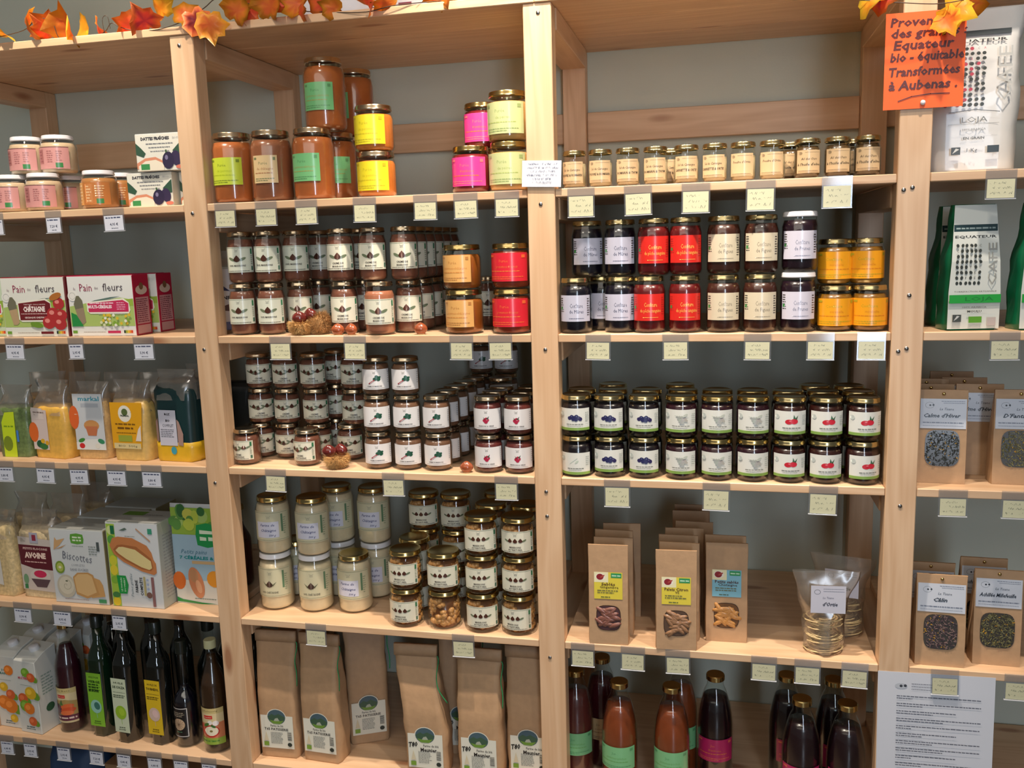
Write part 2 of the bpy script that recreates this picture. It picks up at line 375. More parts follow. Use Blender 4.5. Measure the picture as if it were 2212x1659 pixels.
# ================================================================== jars
def jar_proto(kind, R, H, lidR, lidH, cont, lidmat, P, lz, fill=None, cat='jar', mat=None, extra=None, shoulder=.012):
    g = [(0, .0015), (R-.007, 0), (R-.0015, .004), (R, .010), (R, H-lidH-shoulder-.006), (R-.0035, H-lidH-shoulder*.45), (lidR-.0015, H-lidH-.001), (lidR-.0025, H-.003)]
    fill = fill or H-lidH-.006; e = .0018; top = min(fill, H-.006)
    c = [(0, .003), (R-.008, .0025), (R-.002-e, .0055), (R-e, .011)]
    if top > H-lidH-shoulder-.006:
        c += [(R-e, H-lidH-shoulder-.006)]
        if top > H-lidH-shoulder*.45: c += [(R-.0035-e, H-lidH-shoulder*.45), (lidR-.0035, top)]
        else: c += [(R-.0035-e, top)]
    else: c += [(R-e, top)]
    c += [(0, top)]
    L = [(lidR-.002, H-lidH), (lidR, H-lidH+.0008), (lidR+.0004, H-lidH+.0025), (lidR-.0004, H-lidH+.004), (lidR-.0004, H-.003), (lidR-.0016, H-.0006), (lidR-.004, H), (lidR-.006, H-.0007), (0, H-.0007)]
    parts = [('contents', lathe('contents', c, cont, 24)), ('glass_jar', lathe('glass_jar', g, M['glass'], 28)), ('lid', sharp(lathe('lid', L, lidmat, 28), 35))]
    if extra: parts += extra
    if P is not None:
        parts.append(('paper_label', P.build('paper_label', cyl(R, lz), .003, mat or M['gloss'])))
    return (kind, cat, parts)
INK = (60, 52, 48); DK = (40, 36, 36)
def crest(P, x, y, s, c=(120, 120, 112)):
    P.stroke([(x-s, y+s*.4), (x-s*.4, y-s*.5), (x, y+s*.1), (x+s*.4, y-s*.5), (x+s, y+s*.4)], .0006, c); P.words(x-s*.8, x+s*.8, y-s*.9, .001, c, 3)
def chest_label(w=.056, h=.044, off=0.0, n=1, text=('CREME', 'DE MARRONS'), paper=(226, 226, 206)):
    P = Print(w, h, paper); x = off
    for k in range(9):
        P.words(-w/2+.001, w/2-.001, h-.0016-.0008*(k % 2), .0007, (150, 160, 140), k) if k < 2 else None
    crest(P, x, h-.007, .004)
    if n == 1:
        cs = [(x, h*.53, .0076)]
    elif n == 3: cs = [(x-.012, h*.57, .0050), (x, h*.56, .0052), (x+.012, h*.57, .0050)]
    else: cs = [(x-.017, h*.64, .0050), (x-.006, h*.55, .0050), (x+.015, h*.66, .0054)]
    for cx, cy, r in cs:
        if n != 3 or cx == cs[0][0]: P.ell(cx-r*1.7, cy-r*.05, r*1.15, r*.42, (110, 124, 96), -24, 10)
        if n != 3 or cx == cs[-1][0]: P.ell(cx+r*1.7, cy-r*.05, r*1.15, r*.42, (110, 124, 96), 24, 10)
    for cx, cy, r in cs:
        P.poly([(cx-r, cy-r*.1), (cx-r*.75, cy-r*.7), (cx, cy-r*.95), (cx+r*.75, cy-r*.7), (cx+r, cy-r*.1), (cx+r*.6, cy+r*.5), (cx, cy+r*1.15), (cx-r*.6, cy+r*.5)], (78, 44, 32))
    P.txt(text[0], x, h*.27, .0056, INK, bold=.02); P.txt(text[1], x, h*.15, .0054, INK, bold=.02) if text[1] else None
    P.words(-w/2+.012, w/2-.012, h*.06, .0012, INK, 5)
    P.rect(w/2-.008, h*.72, w/2-.0035, h*.93, (50, 120, 80)); P.rect(w/2-.0075, h*.08, w/2-.003, h*.24, (70, 110, 90)); P.block(w/2-.008, w/2-.003, h*.3, h*.68, 5, (140, 150, 130), 9)
    return P
def farm_label(w, h, paper, ink1, ink2, title=('Purée', 'de pommes'), seed=0):
    P = Print(w, h, paper)
    P.txt(title[0], -w*.06, h*.72, h*.15, ink1, al='c'); P.txt(title[1], 0, h*.52, h*.13, ink2)
    P.words(-w*.42, w*.3, h*.36, h*.035, ink2, seed); P.words(-w*.42, w*.38, h*.16, h*.03, ink1, seed+1); P.words(-w*.42, w*.1, h*.09, h*.03, ink1, seed+2)
    P.rect(w*.34, h*.82, w*.43, h*.93, ink1); P.rect(-w*.45, h*.86, -w*.33, h*.93, ink1)
    return P
def conf_label(l1, l2, paper, ink, w=.074, h=.055, side=INK):
    P = Print(w, h, paper); 
    P.txt(l1, .004, h*.60, .0125, ink, w=.027); P.txt(l2, .004, h*.38, .0105, ink, w=.030 if len(l2) < 12 else .044)
    P.block(-w/2+.002, -w/2+.012, h*.35, h*.92, 7, side, 2); P.block(w/2-.009, w/2-.001, h*.2, h*.9, 8, side, 4); P.words(-.012, .020, h*.12, .0010, ink, 3)
    P.rect(-w/2+.003, h*.45, -w/2+.008, h*.56, (60, 140, 70)); return P
def fruit_label(kind, w=.074, h=.048):
    P = Print(w, h, (222, 226, 220)); P.rect(-w/2, 0, w/2, .0055, (132, 168, 84)); P.rect(-w/2, .0055, w/2, .0062, (196, 214, 160))
    x, y = .002, h*.58
    if kind == 'blue':
        for dx, dy in ((-.011, -.001), (-.006, .002), (-.001, 0), (.004, .0025), (.009, -.001), (.012, -.003), (-.003, -.003), (.003, -.004)): P.ell(x+dx, y+dy, .0044, .0042, (40+abs(dx)*900, 46, 92))
        for dx, dy in ((-.006, .003), (.004, .003), (.009, 0)): P.ell(x+dx, y+dy, .0012, .001, (110, 120, 160))
    elif kind == 'cassis':
        for i in range(14):
            P.ell(x + .0048*(i % 4 - 1.5) + .0024*(i//4), y + .005 - .0040*(i//4), .0026, .0025, (166+4*(i % 4), 172+3*(i % 3), 170))
        P.stroke([(x-.012, y+.008), (x, y+.005), (x+.012, y+.010)], .0008, (176, 186, 176)); P.ell(x+.009, y+.008, .006, .0025, (190, 198, 188), 30)
    elif kind == 'plainl':
        P.stroke([(x-.012, y-.004), (x-.004, y+.002), (x+.004, y+.008)], .0012, (180, 196, 186)); P.ell(x+.003, y, .005, .002, (190, 204, 190), 40)
    else:
        P.ell(x-.005, y-.002, .0080, .0052, (196, 40, 56)); P.ell(x+.005, y-.001, .0075, .0056, (206, 44, 64)); P.ell(x-.003, y, .0025, .0012, (232, 120, 130))
        P.poly([(x+.003, y+.004), (x+.004, y+.013), (x+.008, y+.005)], (64, 110, 84)); P.poly([(x+.006, y+.004), (x+.013, y+.012), (x+.010, y+.003)], (80, 124, 90))
    P.words(-.016, .020, h*.28, .0018, (120, 124, 118), 7); P.words(-.014, .016, h*.20, .0010, (150, 154, 148), 8)
    P.ell(-w/2+.009, h*.75, .005, .005, (190, 200, 196)); P.block(w/2-.012, w/2-.002, h*.4, h*.85, 5, (176, 182, 176), 5); return P
def produce_label(kind, w=.076, h=.046):
    P = Print(w, h, (232, 232, 232)); crest(P, 0, h-.006, .0035)
    if kind == 'leaf':
        for dx, dy, r in ((.000, .002, .005), (.005, .005, .005), (.008, .001, .0045), (.003, .008, .0035), (.010, .006, .003)): P.ell(dx+.002, h*.48+dy, r, r*.8, (34, 84, 62), dx*3000)
        P.stroke([(.000, h*.47), (-.006, h*.38), (-.012, h*.30)], .0028, (150, 60, 70)); P.stroke([(-.002, h*.42), (-.009, h*.32)], .0014, (220, 190, 190))
    else:
        for dx, dy in ((-.003, 0), (.003, .001), (0, -.003), (.001, .003)): P.ell(dx, h*.44+dy, .0042, .004, (176, 40, 72))
        P.ell(.002, h*.48, .0012, .001, (230, 150, 170)); P.poly([(0, h*.5), (.007, h*.66), (.005, h*.5)], (70, 90, 70)); P.poly([(-.001, h*.5), (-.006, h*.62), (-.004, h*.5)], (90, 70, 60))
    P.txt('CREME DE MARRONS' if kind == 'leaf' else 'MARRONS & CERISE', 0, h*.17, .0036, DK, w=.034, bold=.02); P.words(-.024, .024, h*.07, .0008, (120, 120, 120), 2); P.block(w/2-.006, w/2-.002, h*.3, h*.9, 6, (170, 170, 170), 4)
    return P
def salt_label(l1, l2, w=.050, h=.044):
    P = Print(w, h, (206, 180, 140)); P.ell(-w/2+.008, h*.86, .004, .003, (150, 130, 100)); P.words(-.008, w/2-.003, h*.9, .0007, (150, 130, 104), 1)
    P.txt(l1, 0, h*.62, .0065, (70, 56, 44), shear=.3, w=min(.036, len(l1)*.0026)); P.txt(l2, 0, h*.38, .0070, (50, 42, 36), shear=.2, w=.046, bold=.01) if l2 else None
    P.words(-w/2+.004, w/2-.006, h*.10, .0009, (120, 100, 80), 3); P.stroke([(-w/2+.003, h*.04), (w/2-.003, h*.04)], .0005, (120, 100, 80)); return P
KR = {}
def jp(key, *a, **k): KR[key] = jar_proto(*a, **k)
LG, LT = (150, 170, 90), (200, 120, 40)
jp('pur_lime', 'puree_jar', .047, .156, .0415, .013, M['puree'], M['silver'], farm_label(.082, .060, (192, 210, 60), (120, 140, 40), (170, 190, 40), ('Purée', 'de pommes'), 1), .040, fill=.134, shoulder=.018)
jp('pur_beige', 'puree_jar', .047, .156, .0415, .013, M['puree2'], M['silver'], farm_label(.058, .060, (216, 190, 142), (120, 130, 90), (170, 120, 80), ('Purée', 'de châtaigne'), 2), .040, fill=.134, shoulder=.018)
jp('pur_mint', 'puree_jar', .047, .156, .0415, .013, M['puree'], M['silver'], farm_label(.074, .060, (118, 190, 126), (90, 150, 96), (160, 160, 90), ('Purée', 'pommes-abricots'), 3), .040, fill=.136, shoulder=.018)
jp('sq_yellow', 'puree_jar', .0435, .098, .0405, .012, M['pureeorange'], M['silver'], farm_label(.086, .062, (228, 214, 44), (190, 180, 40), (206, 190, 40), ('Purée', 'de pommes'), 4), .014, fill=.078, shoulder=.010)
jp('sq_pink', 'jam_jar', .0425, .098, .039, .012, M['pinkjam'], M['goldd'], farm_label(.086, .060, (234, 66, 150), (240, 120, 130), (236, 120, 70), ('Purée', 'framboise'), 5), .014, shoulder=.010)
jp('sq_pale', 'puree_jar', .0445, .102, .041, .012, M['palejam'], M['goldd'], farm_label(.096, .064, (196, 206, 148), (150, 170, 110), (170, 186, 110), ('Purée', 'de poires'), 6), .014, fill=.08, shoulder=.010)
jp('sq_apricot', 'puree_jar', .0425, .096, .040, .012, M['amber'], M['goldd'], farm_label(.074, .058, (228, 176, 104), (190, 130, 70), (210, 140, 70), ('Purée', 'pommes-châtaigne'), 7), .016, fill=.075, shoulder=.010)
jp('sq_red', 'puree_jar', .0425, .096, .040, .012, M['redjam'], M['goldd'], farm_label(.100, .060, (222, 42, 58), (240, 110, 60), (236, 120, 60), ('Purée', 'pommes-fraises'), 8), .016, fill=.08, shoulder=.010)
jp('ch_tall', 'chestnut_cream_jar', .0315, .118, .029, .011, M['chestpaste'], M['silver'], chest_label(.078, .058, 0, 1, ('CREME DE', 'MARRONS')), .026, shoulder=.014)
jp('ch_100', 'chestnut_puree_jar', .0315, .118, .029, .011, M['chestpaste'], M['silver'], chest_label(.076, .058, -.002, 1, ('100% MARRONS', ''), (216, 222, 204)), .026, shoulder=.014)
jp('ch_light', 'chestnut_cream_jar', .0345, .118, .031, .011, M['chestpaste2'], M['silver'], chest_label(.080, .056, 0, 1, ('CREME DE', 'MARRONS')), .024, fill=.097, shoulder=.014)
jp('ch_small', 'chestnut_cream_jar', .0322, .086, .030, .010, M['chestpaste'], M['silver'], chest_label(.074, .046, 0, 2, ('CREME', 'CHATAIGNE')), .014, shoulder=.010)
jp('leaf', 'chestnut_cream_jar', .0322, .086, .030, .010, M['leafc'], M['silver'], produce_label('leaf'), .014, shoulder=.010)
jp('cherry', 'chestnut_cream_jar', .0322, .086, .030, .010, M['cherryc'], M['silver'], produce_label('cherry'), .014, shoulder=.010)
jp('mures', 'jam_jar', .0340, .117, .031, .011, M['blackjam'], M['gold'], conf_label('Confiture', 'de Mûres', (196, 198, 216), (60, 64, 96)), .026, shoulder=.014)
jp('peche', 'jam_jar', .0345, .117, .031, .011, M['peach'], M['gold'], conf_label('Confiture', 'de pêche sanguine', (214, 44, 36), (240, 190, 90), side=(170, 40, 30)), .026, shoulder=.014)
jp('figues', 'jam_jar', .0350, .117, .0315, .011, M['fig'], M['gold'], conf_label('Confiture', 'de Figues', (214, 204, 178), (140, 132, 116)), .026, shoulder=.014)
jp('prunes', 'jam_jar', .0355, .119, .0335, .011, M['prune'], M['whitelid'], conf_label('Confiture', 'de Prunes', (206, 206, 222), (120, 126, 150)), .026, shoulder=.012)
jp('quince', 'jelly_jar', .0348, .091, .032, .011, M['quince'], M['gold'], farm_label(.088, .054, (232, 160, 30), (180, 160, 40), (210, 130, 30), ('Confiture', 'mirabelle'), 9), .012, shoulder=.010)
for k, c in (('blue', 'berry'), ('plainl', 'berry'), ('cassis', 'cassis'), ('rose', 'rosehip')):
    jp('f_'+k, 'fruit_spread_jar', .0345, .089, .0325, .011, M[c], M['goldd' if k == 'cassis' else 'gold'], fruit_label(k), .014 if k != 'plainl' else .006, shoulder=.010)
for k, a, b, c in (('s1', 'Sel de Camargue', 'POIVRE & ROMARIN', 'salt'), ('s2', 'Sel de Camargue', 'ROMARIN & THYM', 'salt'), ('s3', 'Sel de Camargue', 'SARRIETTE & ORTIE', 'salt'), ('s4', "Poudre d'Ortie", '', 'salt'), ('s5', 'Ail des Ours', "à l'huile d'olive", 'saltd')):
    jp(k, 'seasoning_jar', .0255, .077, .0245, .010, M[c], M['gold'], salt_label(a, b), .010, fill=.050 if k != 's5' else .062, shoulder=.010)
P = Print(.092, .052, (206, 150, 146)); P.rect(-.046, .050, .046, .052, (120, 80, 80)); P.rect(-.034, .012, -.016, .046, (172, 112, 110)); P.block(-.033, -.017, .014, .044, 4, (140, 80, 84), 1); P.block(-.006, .010, .014, .044, 6, (160, 104, 104), 2); P.rect(.014, .003, .030, .014, (60, 130, 70)); P.block(.016, .03, .018, .044, 5, (176, 124, 120), 3)
jp('tahini', 'spread_jar', .0425, .091, .036, .011, M['tahini'], M['whitelid'], P, .010, fill=.072, shoulder=.012)
P = Print(.092, .052, (186, 120, 64)); P.rect(-.046, 0, -.02, .052, (214, 160, 90)); P.block(-.042, -.022, .004, .048, 6, (240, 214, 170), 1); P.rect(-.012, .004, .006, .048, (196, 132, 80)); P.block(-.010, .004, .006, .046, 6, (230, 196, 150), 2); P.rect(.014, .003, .030, .014, (60, 130, 70)); P.block(.012, .034, .018, .046, 5, (226, 190, 140), 3)
jp('nutb', 'spread_jar', .0425, .091, .036, .011, M['nutb'], M['whitelid'], P, .010, fill=.072, shoulder=.012)
def flour_label(n):
    w, h = .098, .074; P = Print(w, h, (206, 204, 172)); crest(P, -.004, h*.84, .005)
    P.words(-w/2+.002, w/2-.002, h*.96, .0010, (130, 130, 100), 2); P.words(-w/2+.002, w/2-.002, h*.04, .0010, (130, 130, 100), 3); P.rect(.026, h*.30, .031, h*.9, (96, 132, 100)); P.block(.032, .040, h*.2, h*.8, 8, (150, 160, 130), 4)
    if n: 
        P.rect(-.036, h*.12, .020, h*.66, (212, 216, 232)); P.txt('Farine de', -.008, h*.55, .009, (52, 62, 120), w=.036, shear=.3, bold=.01); P.txt('Châtaigne', -.006, h*.37, .009, (52, 62, 120), w=.038, shear=.3, bold=.01); P.txt('500 g', .004, h*.20, .007, (52, 62, 120), shear=.3, bold=.01)
    else:
        x, y, r = -.006, h*.44, .0085
        P.poly([(x-r*.4, y-r*.5), (x-r*2.1, y+r*.8), (x-r*1.1, y-r*.5)], (100, 104, 76)); P.poly([(x+r*.4, y-r*.5), (x+r*1.1, y-r*.5), (x+r*2.1, y+r*.8)], (100, 104, 76))
        P.poly([(x-r, y), (x-r*.7, y-r*.7), (x, y-r*.9), (x+r*.7, y-r*.7), (x+r, y), (x+r*.5, y+r*.6), (x, y+r*1.15), (x-r*.5, y+r*.6)], (70, 50, 40)); P.txt('100% CHÂTAIGNE', x, h*.16, .007, (60, 56, 46), w=.042, bold=.01)
    return P
jp('fl_hand', 'flour_jar', .0425, .143, .0375, .012, M['flour'], M['goldd'], flour_label(1), .036, fill=.125, shoulder=.016, mat=M['print'])
jp('fl_handw', 'flour_jar', .0425, .143, .0385, .013, M['flour'], M['whitelid'], flour_label(1), .036, fill=.125, shoulder=.016, mat=M['print'])
jp('fl_nut', 'flour_jar', .0425, .143, .0385, .013, M['flour'], M['whitelid'], flour_label(0), .036, fill=.118, shoulder=.016, mat=M['print'])
# peeled chestnuts in syrup: lumps pressed against the glass
def nuts_mesh(R, h0, h1, n, seed, r=.010):
    rg = random.Random(seed); bm = bmesh.new()
    for i in range(n):
        a = 2*math.pi*(i*.381966) + rg.uniform(-.2, .2); z = h0 + (h1-h0)*((i*.7548777) % 1)
        m = Matrix.Translation((math.cos(a)*(R-r-.003), math.sin(a)*(R-r-.003), z)) @ Matrix.Rotation(rg.uniform(0, 3), 4, 'X') @ Matrix.Rotation(rg.uniform(0, 3), 4, 'Z') @ Matrix.Diagonal((1, .86, .8, 1))
        bmesh.ops.create_icosphere(bm, subdivisions=1, radius=r*rg.uniform(.95, 1.25), matrix=m)
    return mesh_from_bm(bm, 'chestnuts', M['marronn'], True)
_nm = nuts_mesh(.0405, .012, .068, 78, 3, .0088)
def marron(key, P):
    R, H = .0405, .091
    pr = jar_proto('chestnut_jar', R, H, .0385, .011, M['marron'], M['goldd'], P, .014, fill=.07, shoulder=.010)
    core = lathe('syrup', [(0, .003), (.030, .003), (.030, .07), (0, .07)], M['marron'], 16)
    pr[2][0] = ('syrup', core); pr[2].insert(1, ('chestnuts', _nm)); KR[key] = pr
marron('marron', chest_label(.086, .050, -.002, 3, ('MARRONS', 'AU NATUREL'))); marron('marron_bare', None)
def row(key, lv, tier, pxs, Y, desc, group, H=None, rz=0, where=None, labels=None):
    pass
ORD = ['first', 'second', 'third', 'fourth', 'fifth', 'sixth', 'seventh', 'eighth', 'ninth', 'tenth', 'eleventh', 'twelfth', 'thirteenth', 'fourteenth', 'fifteenth', 'sixteenth']
def J(key, lv, stack, px, Y, label, group, rz=None, Hs=None, X=None):
    """a jar on shelf lv, stack = how many jars of height Hs stand below it, px = image column of its centre, Y = depth of its centre"""
    pr = KR[key]; H = {'pur': .156, 'sq_': .098}.get(key[:3], .09) if Hs is None else Hs
    z = ZS[lv] + stack*H + .0003*(stack+1)
    if X is None: X = XA(px, Y, z+.05)
    return place(pr, X, Y, z, label, group, R_((rz if rz is not None else random.uniform(-4, 4)) + (math.degrees(math.atan2(CAMP.x-X, 1.9))*.5 if key[:2] in ('ch', 'le', 'ma', 'fl') else 0)))
# ---------------- bay 2, shelf 1
G = 'fruit puree jars on the top shelf of the middle bay'
J('pur_lime', 1, 0, 507, .055, 'tall orange-brown puree jar with lime label beside the left post', G, 2, .156)
J('pur_beige', 1, 0, 590, .055, 'tall brown puree jar with narrow beige label, second from the post', G, 6, .156)
x3 = XA(680, .058, .36); J('pur_mint', 1, 0, 0, .058, 'tall puree jar with mint label, front one carrying another jar', G, -5, .156, X=x3)
J('pur_mint', 1, 0, 0, .157, 'tall puree jar with mint label, directly behind the front mint one', G, 18, .156, X=x3+.012)
J('pur_mint', 1, 1, 703, .105, 'tall puree jar with mint label on top of the jars, nearly touching top', G, 2, .1565)
J('pur_beige', 1, 0, 765, .255, 'tall puree jar with beige label, low one behind the yellow jars', G, -30, .156)
J('pur_mint', 1, 1, 768, .255, 'tall puree jar stacked behind the topmost mint jar', G, -42, .1565)
J('sq_yellow', 1, 0, 814, .060, 'squat orange puree jar with yellow label, lower of the pair', G, 0, .098)
J('sq_yellow', 1, 1, 808, .064, 'squat orange puree jar with yellow label, upper of the pair', G, -4, .0985)
J('sq_pink', 1, 0, 1018, .055, 'squat dark red jar with hot pink label, front of the lower ones', G, 2, .098)
J('sq_pink', 1, 0, 1044, .145, 'squat pink-labelled jar hidden behind the front pink jar', G, 2, .098)
J('sq_pink', 1, 1, 1042, .130, 'squat jar with hot pink label, upper one set back', G, 5, .0985)
J('sq_pale', 1, 0, 1101, .052, 'squat puree jar with pale green label, lower, beside post', G, -2, .102)
J('sq_pale', 1, 1, 1098, .052, 'squat puree jar with pale green label, upper, beside post', G, -4, .1025)
# ---------------- bay 2, shelf 2
G = 'chestnut cream jars on the second shelf of the middle bay'
def X2(px, Y, lv, z): return XA(px, Y, ZS[lv]+z)
up = [522, 580.5, 641, 737, 805.6, 874]
for i, px in enumerate(up):
    J('ch_100' if i < 3 else 'ch_tall', 2, 1, px, .084 if i == 2 else .056, 'tall chestnut jar with silvery lid, upper tier front, %s from left' % ORD[i], G, None, .118)
lo = [(527, .047), (588, .050), (651, .094), (746, .062), (885, .075)]
for i, (px, Y) in enumerate(lo):
    J('ch_100' if i < 2 else 'ch_tall', 2, 0, px, Y, 'tall chestnut jar with silvery lid, lower tier, %s' % ['leftmost beside post', 'second from left', 'behind the chestnut burr', 'behind two loose chestnuts', 'right of the pale brown jar'][i], G, None, .118)
J('ch_light', 2, 0, 821, .030, 'paler brown chestnut jar standing forward in the lower tier', G, 4, .118)
xs = XA(874, .056, .18)
for k in range(1, 6):
    for t in (0, 1):
        J('ch_tall', 2, t, 0, .056+.0665*k + .020*(1-t), '%s jar receding behind the sixth chestnut jar, %s tier' % (ORD[k-1], ['lower', 'upper'][t]), G, None, .118, X=xs+(.006 if t == 0 else 0))
for t in (0, 1):
    J('ch_tall', 2, t, 692, .160, 'dim chestnut jar set back in the gap between third and fourth, %s tier' % ['lower', 'upper'][t], G, None, .118)
    J('ch_100', 2, t, 0, .123, 'dim chestnut jar behind the leftmost chestnut jar, %s tier' % ['lower', 'upper'][t], G, None, .118, X=XA(522, .056, .18)+.004)
    J('ch_tall', 2, t, 0, .130, 'dim chestnut jar behind the fourth chestnut jar, %s tier' % ['lower', 'upper'][t], G, None, .118, X=XA(745, .056, .18)+.012)
J('ch_tall', 2, 0, 1056, .20, 'dark chestnut jar set back between apricot and red labelled jars', G, None, .118)
G = 'squat fruit puree jars on the second shelf of the middle bay'
J('sq_apricot', 2, 0, 1003, .045, 'squat puree jar with apricot orange label, lower of the pair', G, -6, .096)
J('sq_apricot', 2, 1, 998, .047, 'squat puree jar with apricot orange label, upper of the pair', G, -8, .0965)
J('sq_red', 2, 0, 1106, .043, 'squat puree jar with bright red label, lower of the pair', G, -2, .096)
J('sq_red', 2, 1, 1104, .045, 'squat puree jar with bright red label, upper of the pair', G, -2, .0965)
# ---------------- bay 2, shelf 3
G = 'small chestnut spread jars on the third shelf of the middle bay'
J('ch_small', 3, 0, 534, .052, 'small chestnut jar standing alone in front, nearest the left post', G, -28, .086)
J('ch_small', 3, 0, 664, .058, 'small chestnut jar standing forward left of the chestnut burr', G, -22, .086)
for t, pxs in ((0, (566, 623, None, 757)), (1, (564, 621, 683, 767)), (2, (558.5, 616.5, 676, 764))):
    for i, px in enumerate(pxs):
        if px is None: continue
        J('ch_small', 3, t, px, .124, 'small chestnut jar of the set-back stack, %s from left, %s tier' % (ORD[i], ['bottom', 'middle', 'top'][t]), G, 3 + 8*(i == 0), .086)
J('ch_small', 3, 0, 690, .124, 'small chestnut jar in shade right behind the forward jar, bottom tier', G, 10, .086)
for t in range(3):
    J('ch_small', 3, t, 727, .195, 'dim small chestnut jar deeper behind the stack, %s tier' % ['bottom', 'middle', 'top'][t], G, -20, .086)
G2 = 'chestnut jars with a green leaf drawing on the third shelf'
for t, pxs in ((0, (818, 883, 947)), (1, (815, 879, 943.5)), (2, (812, 876))):
    for i, px in enumerate(pxs):
        J('leaf', 3, t, px, .050, 'small jar with green leaf drawing on white label, %s column, %s tier' % (['left', 'middle', 'right'][i], ['bottom', 'middle', 'top'][t]), G2, 2-3*i, .086)
G3 = 'leaf-labelled jars in the dark depth of the third shelf'
xr = XA(944, .050, -.2)
for k in range(1, 6):
    for t in (0, 1):
        J('leaf', 3, t, 0, .050+.0665*k, '%s leaf-label jar receding behind the right column, %s tier' % (ORD[k-1], ['bottom', 'upper'][t]), G3, -6, .086, X=xr + .004*k)
for k in (4, 5):
    for t in (0, 1):
        J('leaf', 3, t, 0, .050+.0665*k, 'leaf-label jar in deep second column, %s row, %s tier' % (['nearer', 'back'][k-4], ['bottom', 'upper'][t]), G3, -6, .086, X=xr + .086)
J('leaf', 3, 2, 0, .3825, 'left one of two leaf-label jars topmost at the back, behind price card', G3, 0, .086, X=xr+.020)
J('leaf', 3, 2, 0, .3825, 'right one of two leaf-label jars topmost at the back, behind price card', G3, 0, .086, X=xr+.088)
G4 = 'chestnut jars with a cherry drawing on the third shelf'
for t, pxs in ((0, (1056, 1122)), (1, (1054, 1119))):
    for i, px in enumerate(pxs):
        J('cherry', 3, t, px, .046, 'small jar with red cherry drawing, %s column, %s tier' % (['left', 'right'][i], ['bottom', 'upper'][t]), G4, -2, .086)
for k in (1, 2):
    for i, px in enumerate((1056, 1121)):
        for t in (0, 1):
            J('cherry', 3, t, 0, .046+.067*k, 'dim cherry-label jar behind the %s cherry column, %s row, %s tier' % (['left', 'right'][i], ORD[k], ['bottom', 'upper'][t]), G4, 0, .086, X=XA(px, .046, -.2)+.0*k)
# ---------------- bay 2, shelf 4
G = 'jars of chestnut flour on the fourth shelf'
a = [XA(598, .095, -.61), XA(682, .098, -.61), XA(767, .108, -.61)]
J('fl_nut', 4, 0, 0, .095, 'flour jar with white lid and chestnut drawing, bottom, leftmost', G, -4, .143, X=a[0])
J('fl_nut', 4, 0, 0, .098, 'flour jar with white lid and chestnut drawing, bottom, second from left', G, 4, .143, X=a[1])
J('fl_hand', 4, 0, 0, .108, 'flour jar with gold lid standing single with nothing on it', G, -6, .143, X=a[2])
J('fl_hand', 4, 1, 0, .096, 'flour jar with handwritten label, upper tier, leftmost', G, 2, .143, X=a[0]+.002)
J('fl_hand', 4, 1, 0, .099, 'flour jar with handwritten label, upper tier, second from left', G, 2, .143, X=a[1]+.002)
for i, px in enumerate((728, 805)):
    for t in (0, 1):
        J('fl_handw' if t == 0 else 'fl_hand', 4, t, px + (14 if t == 0 else 0), .20 + .004*i, '%s flour jar set back behind the single jar, %s tier' % (['left', 'right'][i], ['bottom', 'upper'][t]), G, 0, .143, X=XA(px, .2, -.45) + .0012)
J('fl_hand', 4, 0, 0, .187, 'dim flour jar behind the leftmost flour jars', G, 0, .143, X=a[0]+.01)
G = 'jars of peeled chestnuts on the fourth shelf'
xm = [XA(879, .050, -.63), XA(961, .050, -.63), XA(1043, .050, -.63), XA(1122, .050, -.63)]
nm = ['leftmost column', 'second column', 'third column', 'column beside the post']
for i in range(4):
    for t in range(2 if i < 2 else 3):
        bare = (i == 1 and t == 0)
        J('marron_bare' if bare else 'marron', 4, t, 0, .050+.001*t, ('jar of peeled chestnuts showing no label, %s, bottom' if bare else 'jar of whole chestnuts, front, %s, ' + ['bottom', 'second tier', 'top tier'][t]) % nm[i], G, [-12, 0, 2, -14][i] if t == 0 else [-10, -2, 0, -2][i], .091, X=xm[i]+[0, .001, .002][t])
for i, (px, Y) in enumerate(((916, .215), (985, .215), (1060, .14), (1122, .14))):
    for t in range(3):
        if i > 1 and t == 0: continue
        J('marron', 4, t if i < 2 else t, 0, Y, 'chestnut jar set back, %s from left of the back row, %s tier' % (ORD[i], ['bottom', 'second', 'top'][t]), G, 0, .091, X=XA(px, Y, -.45) if i < 2 else xm[i]+.004)
for i in (2, 3): J('marron', 4, 0, 0, .14, 'chestnut jar set back at the bottom, behind the %s' % ['third column', 'column by the post'][i-2], G, 0, .091, X=xm[i]+.004)
for t in range(3): J('marron', 4, t, 0, .235, 'dark chestnut jar deep behind the third column, %s tier' % ['bottom', 'second', 'top'][t], G, 0, .091, X=xm[2]+.0)
for t in range(2): J('marron', 4, t, 0, .135, 'shaded chestnut jar just behind the leftmost column, %s tier' % ['bottom', 'second'][t], G, 0, .091, X=xm[0]-.004)
# ---------------- bay 3, shelf 1 (seasoning jars)
G = 'small seasoning jars on the top shelf of the right bay'
sp = [(1241, 's1'), (1297, 's1'), (1356, 's2'), (1416, 's2'), (1482.6, 's3'), (1544, 's3'), (1605, 's4'), (1668, 's4'), (1744, 's5'), (1809, 's5'), (1874, 's5')]
for i, (px, k) in enumerate(sp):
    J(k, 1, 0, px, .048, 'small %s with kraft label, %s from left' % ((['pale seasoning jar']*6 + ['nettle powder jar']*2 + ['dark wild garlic jar']*3)[i], ORD[i]), G, random.uniform(-10, 10), .077)
for i, (px, Y, k, d) in enumerate(((1707, .11, 's5', 'between eighth and ninth jars'), (1843, .115, 's5', 'between the last two jars'), (1449, .11, 's3', 'between fourth and fifth jars'))):
    J(k, 1, 0, px, Y, 'small seasoning jar half hidden behind the row, %s' % d, G, 0, .077)
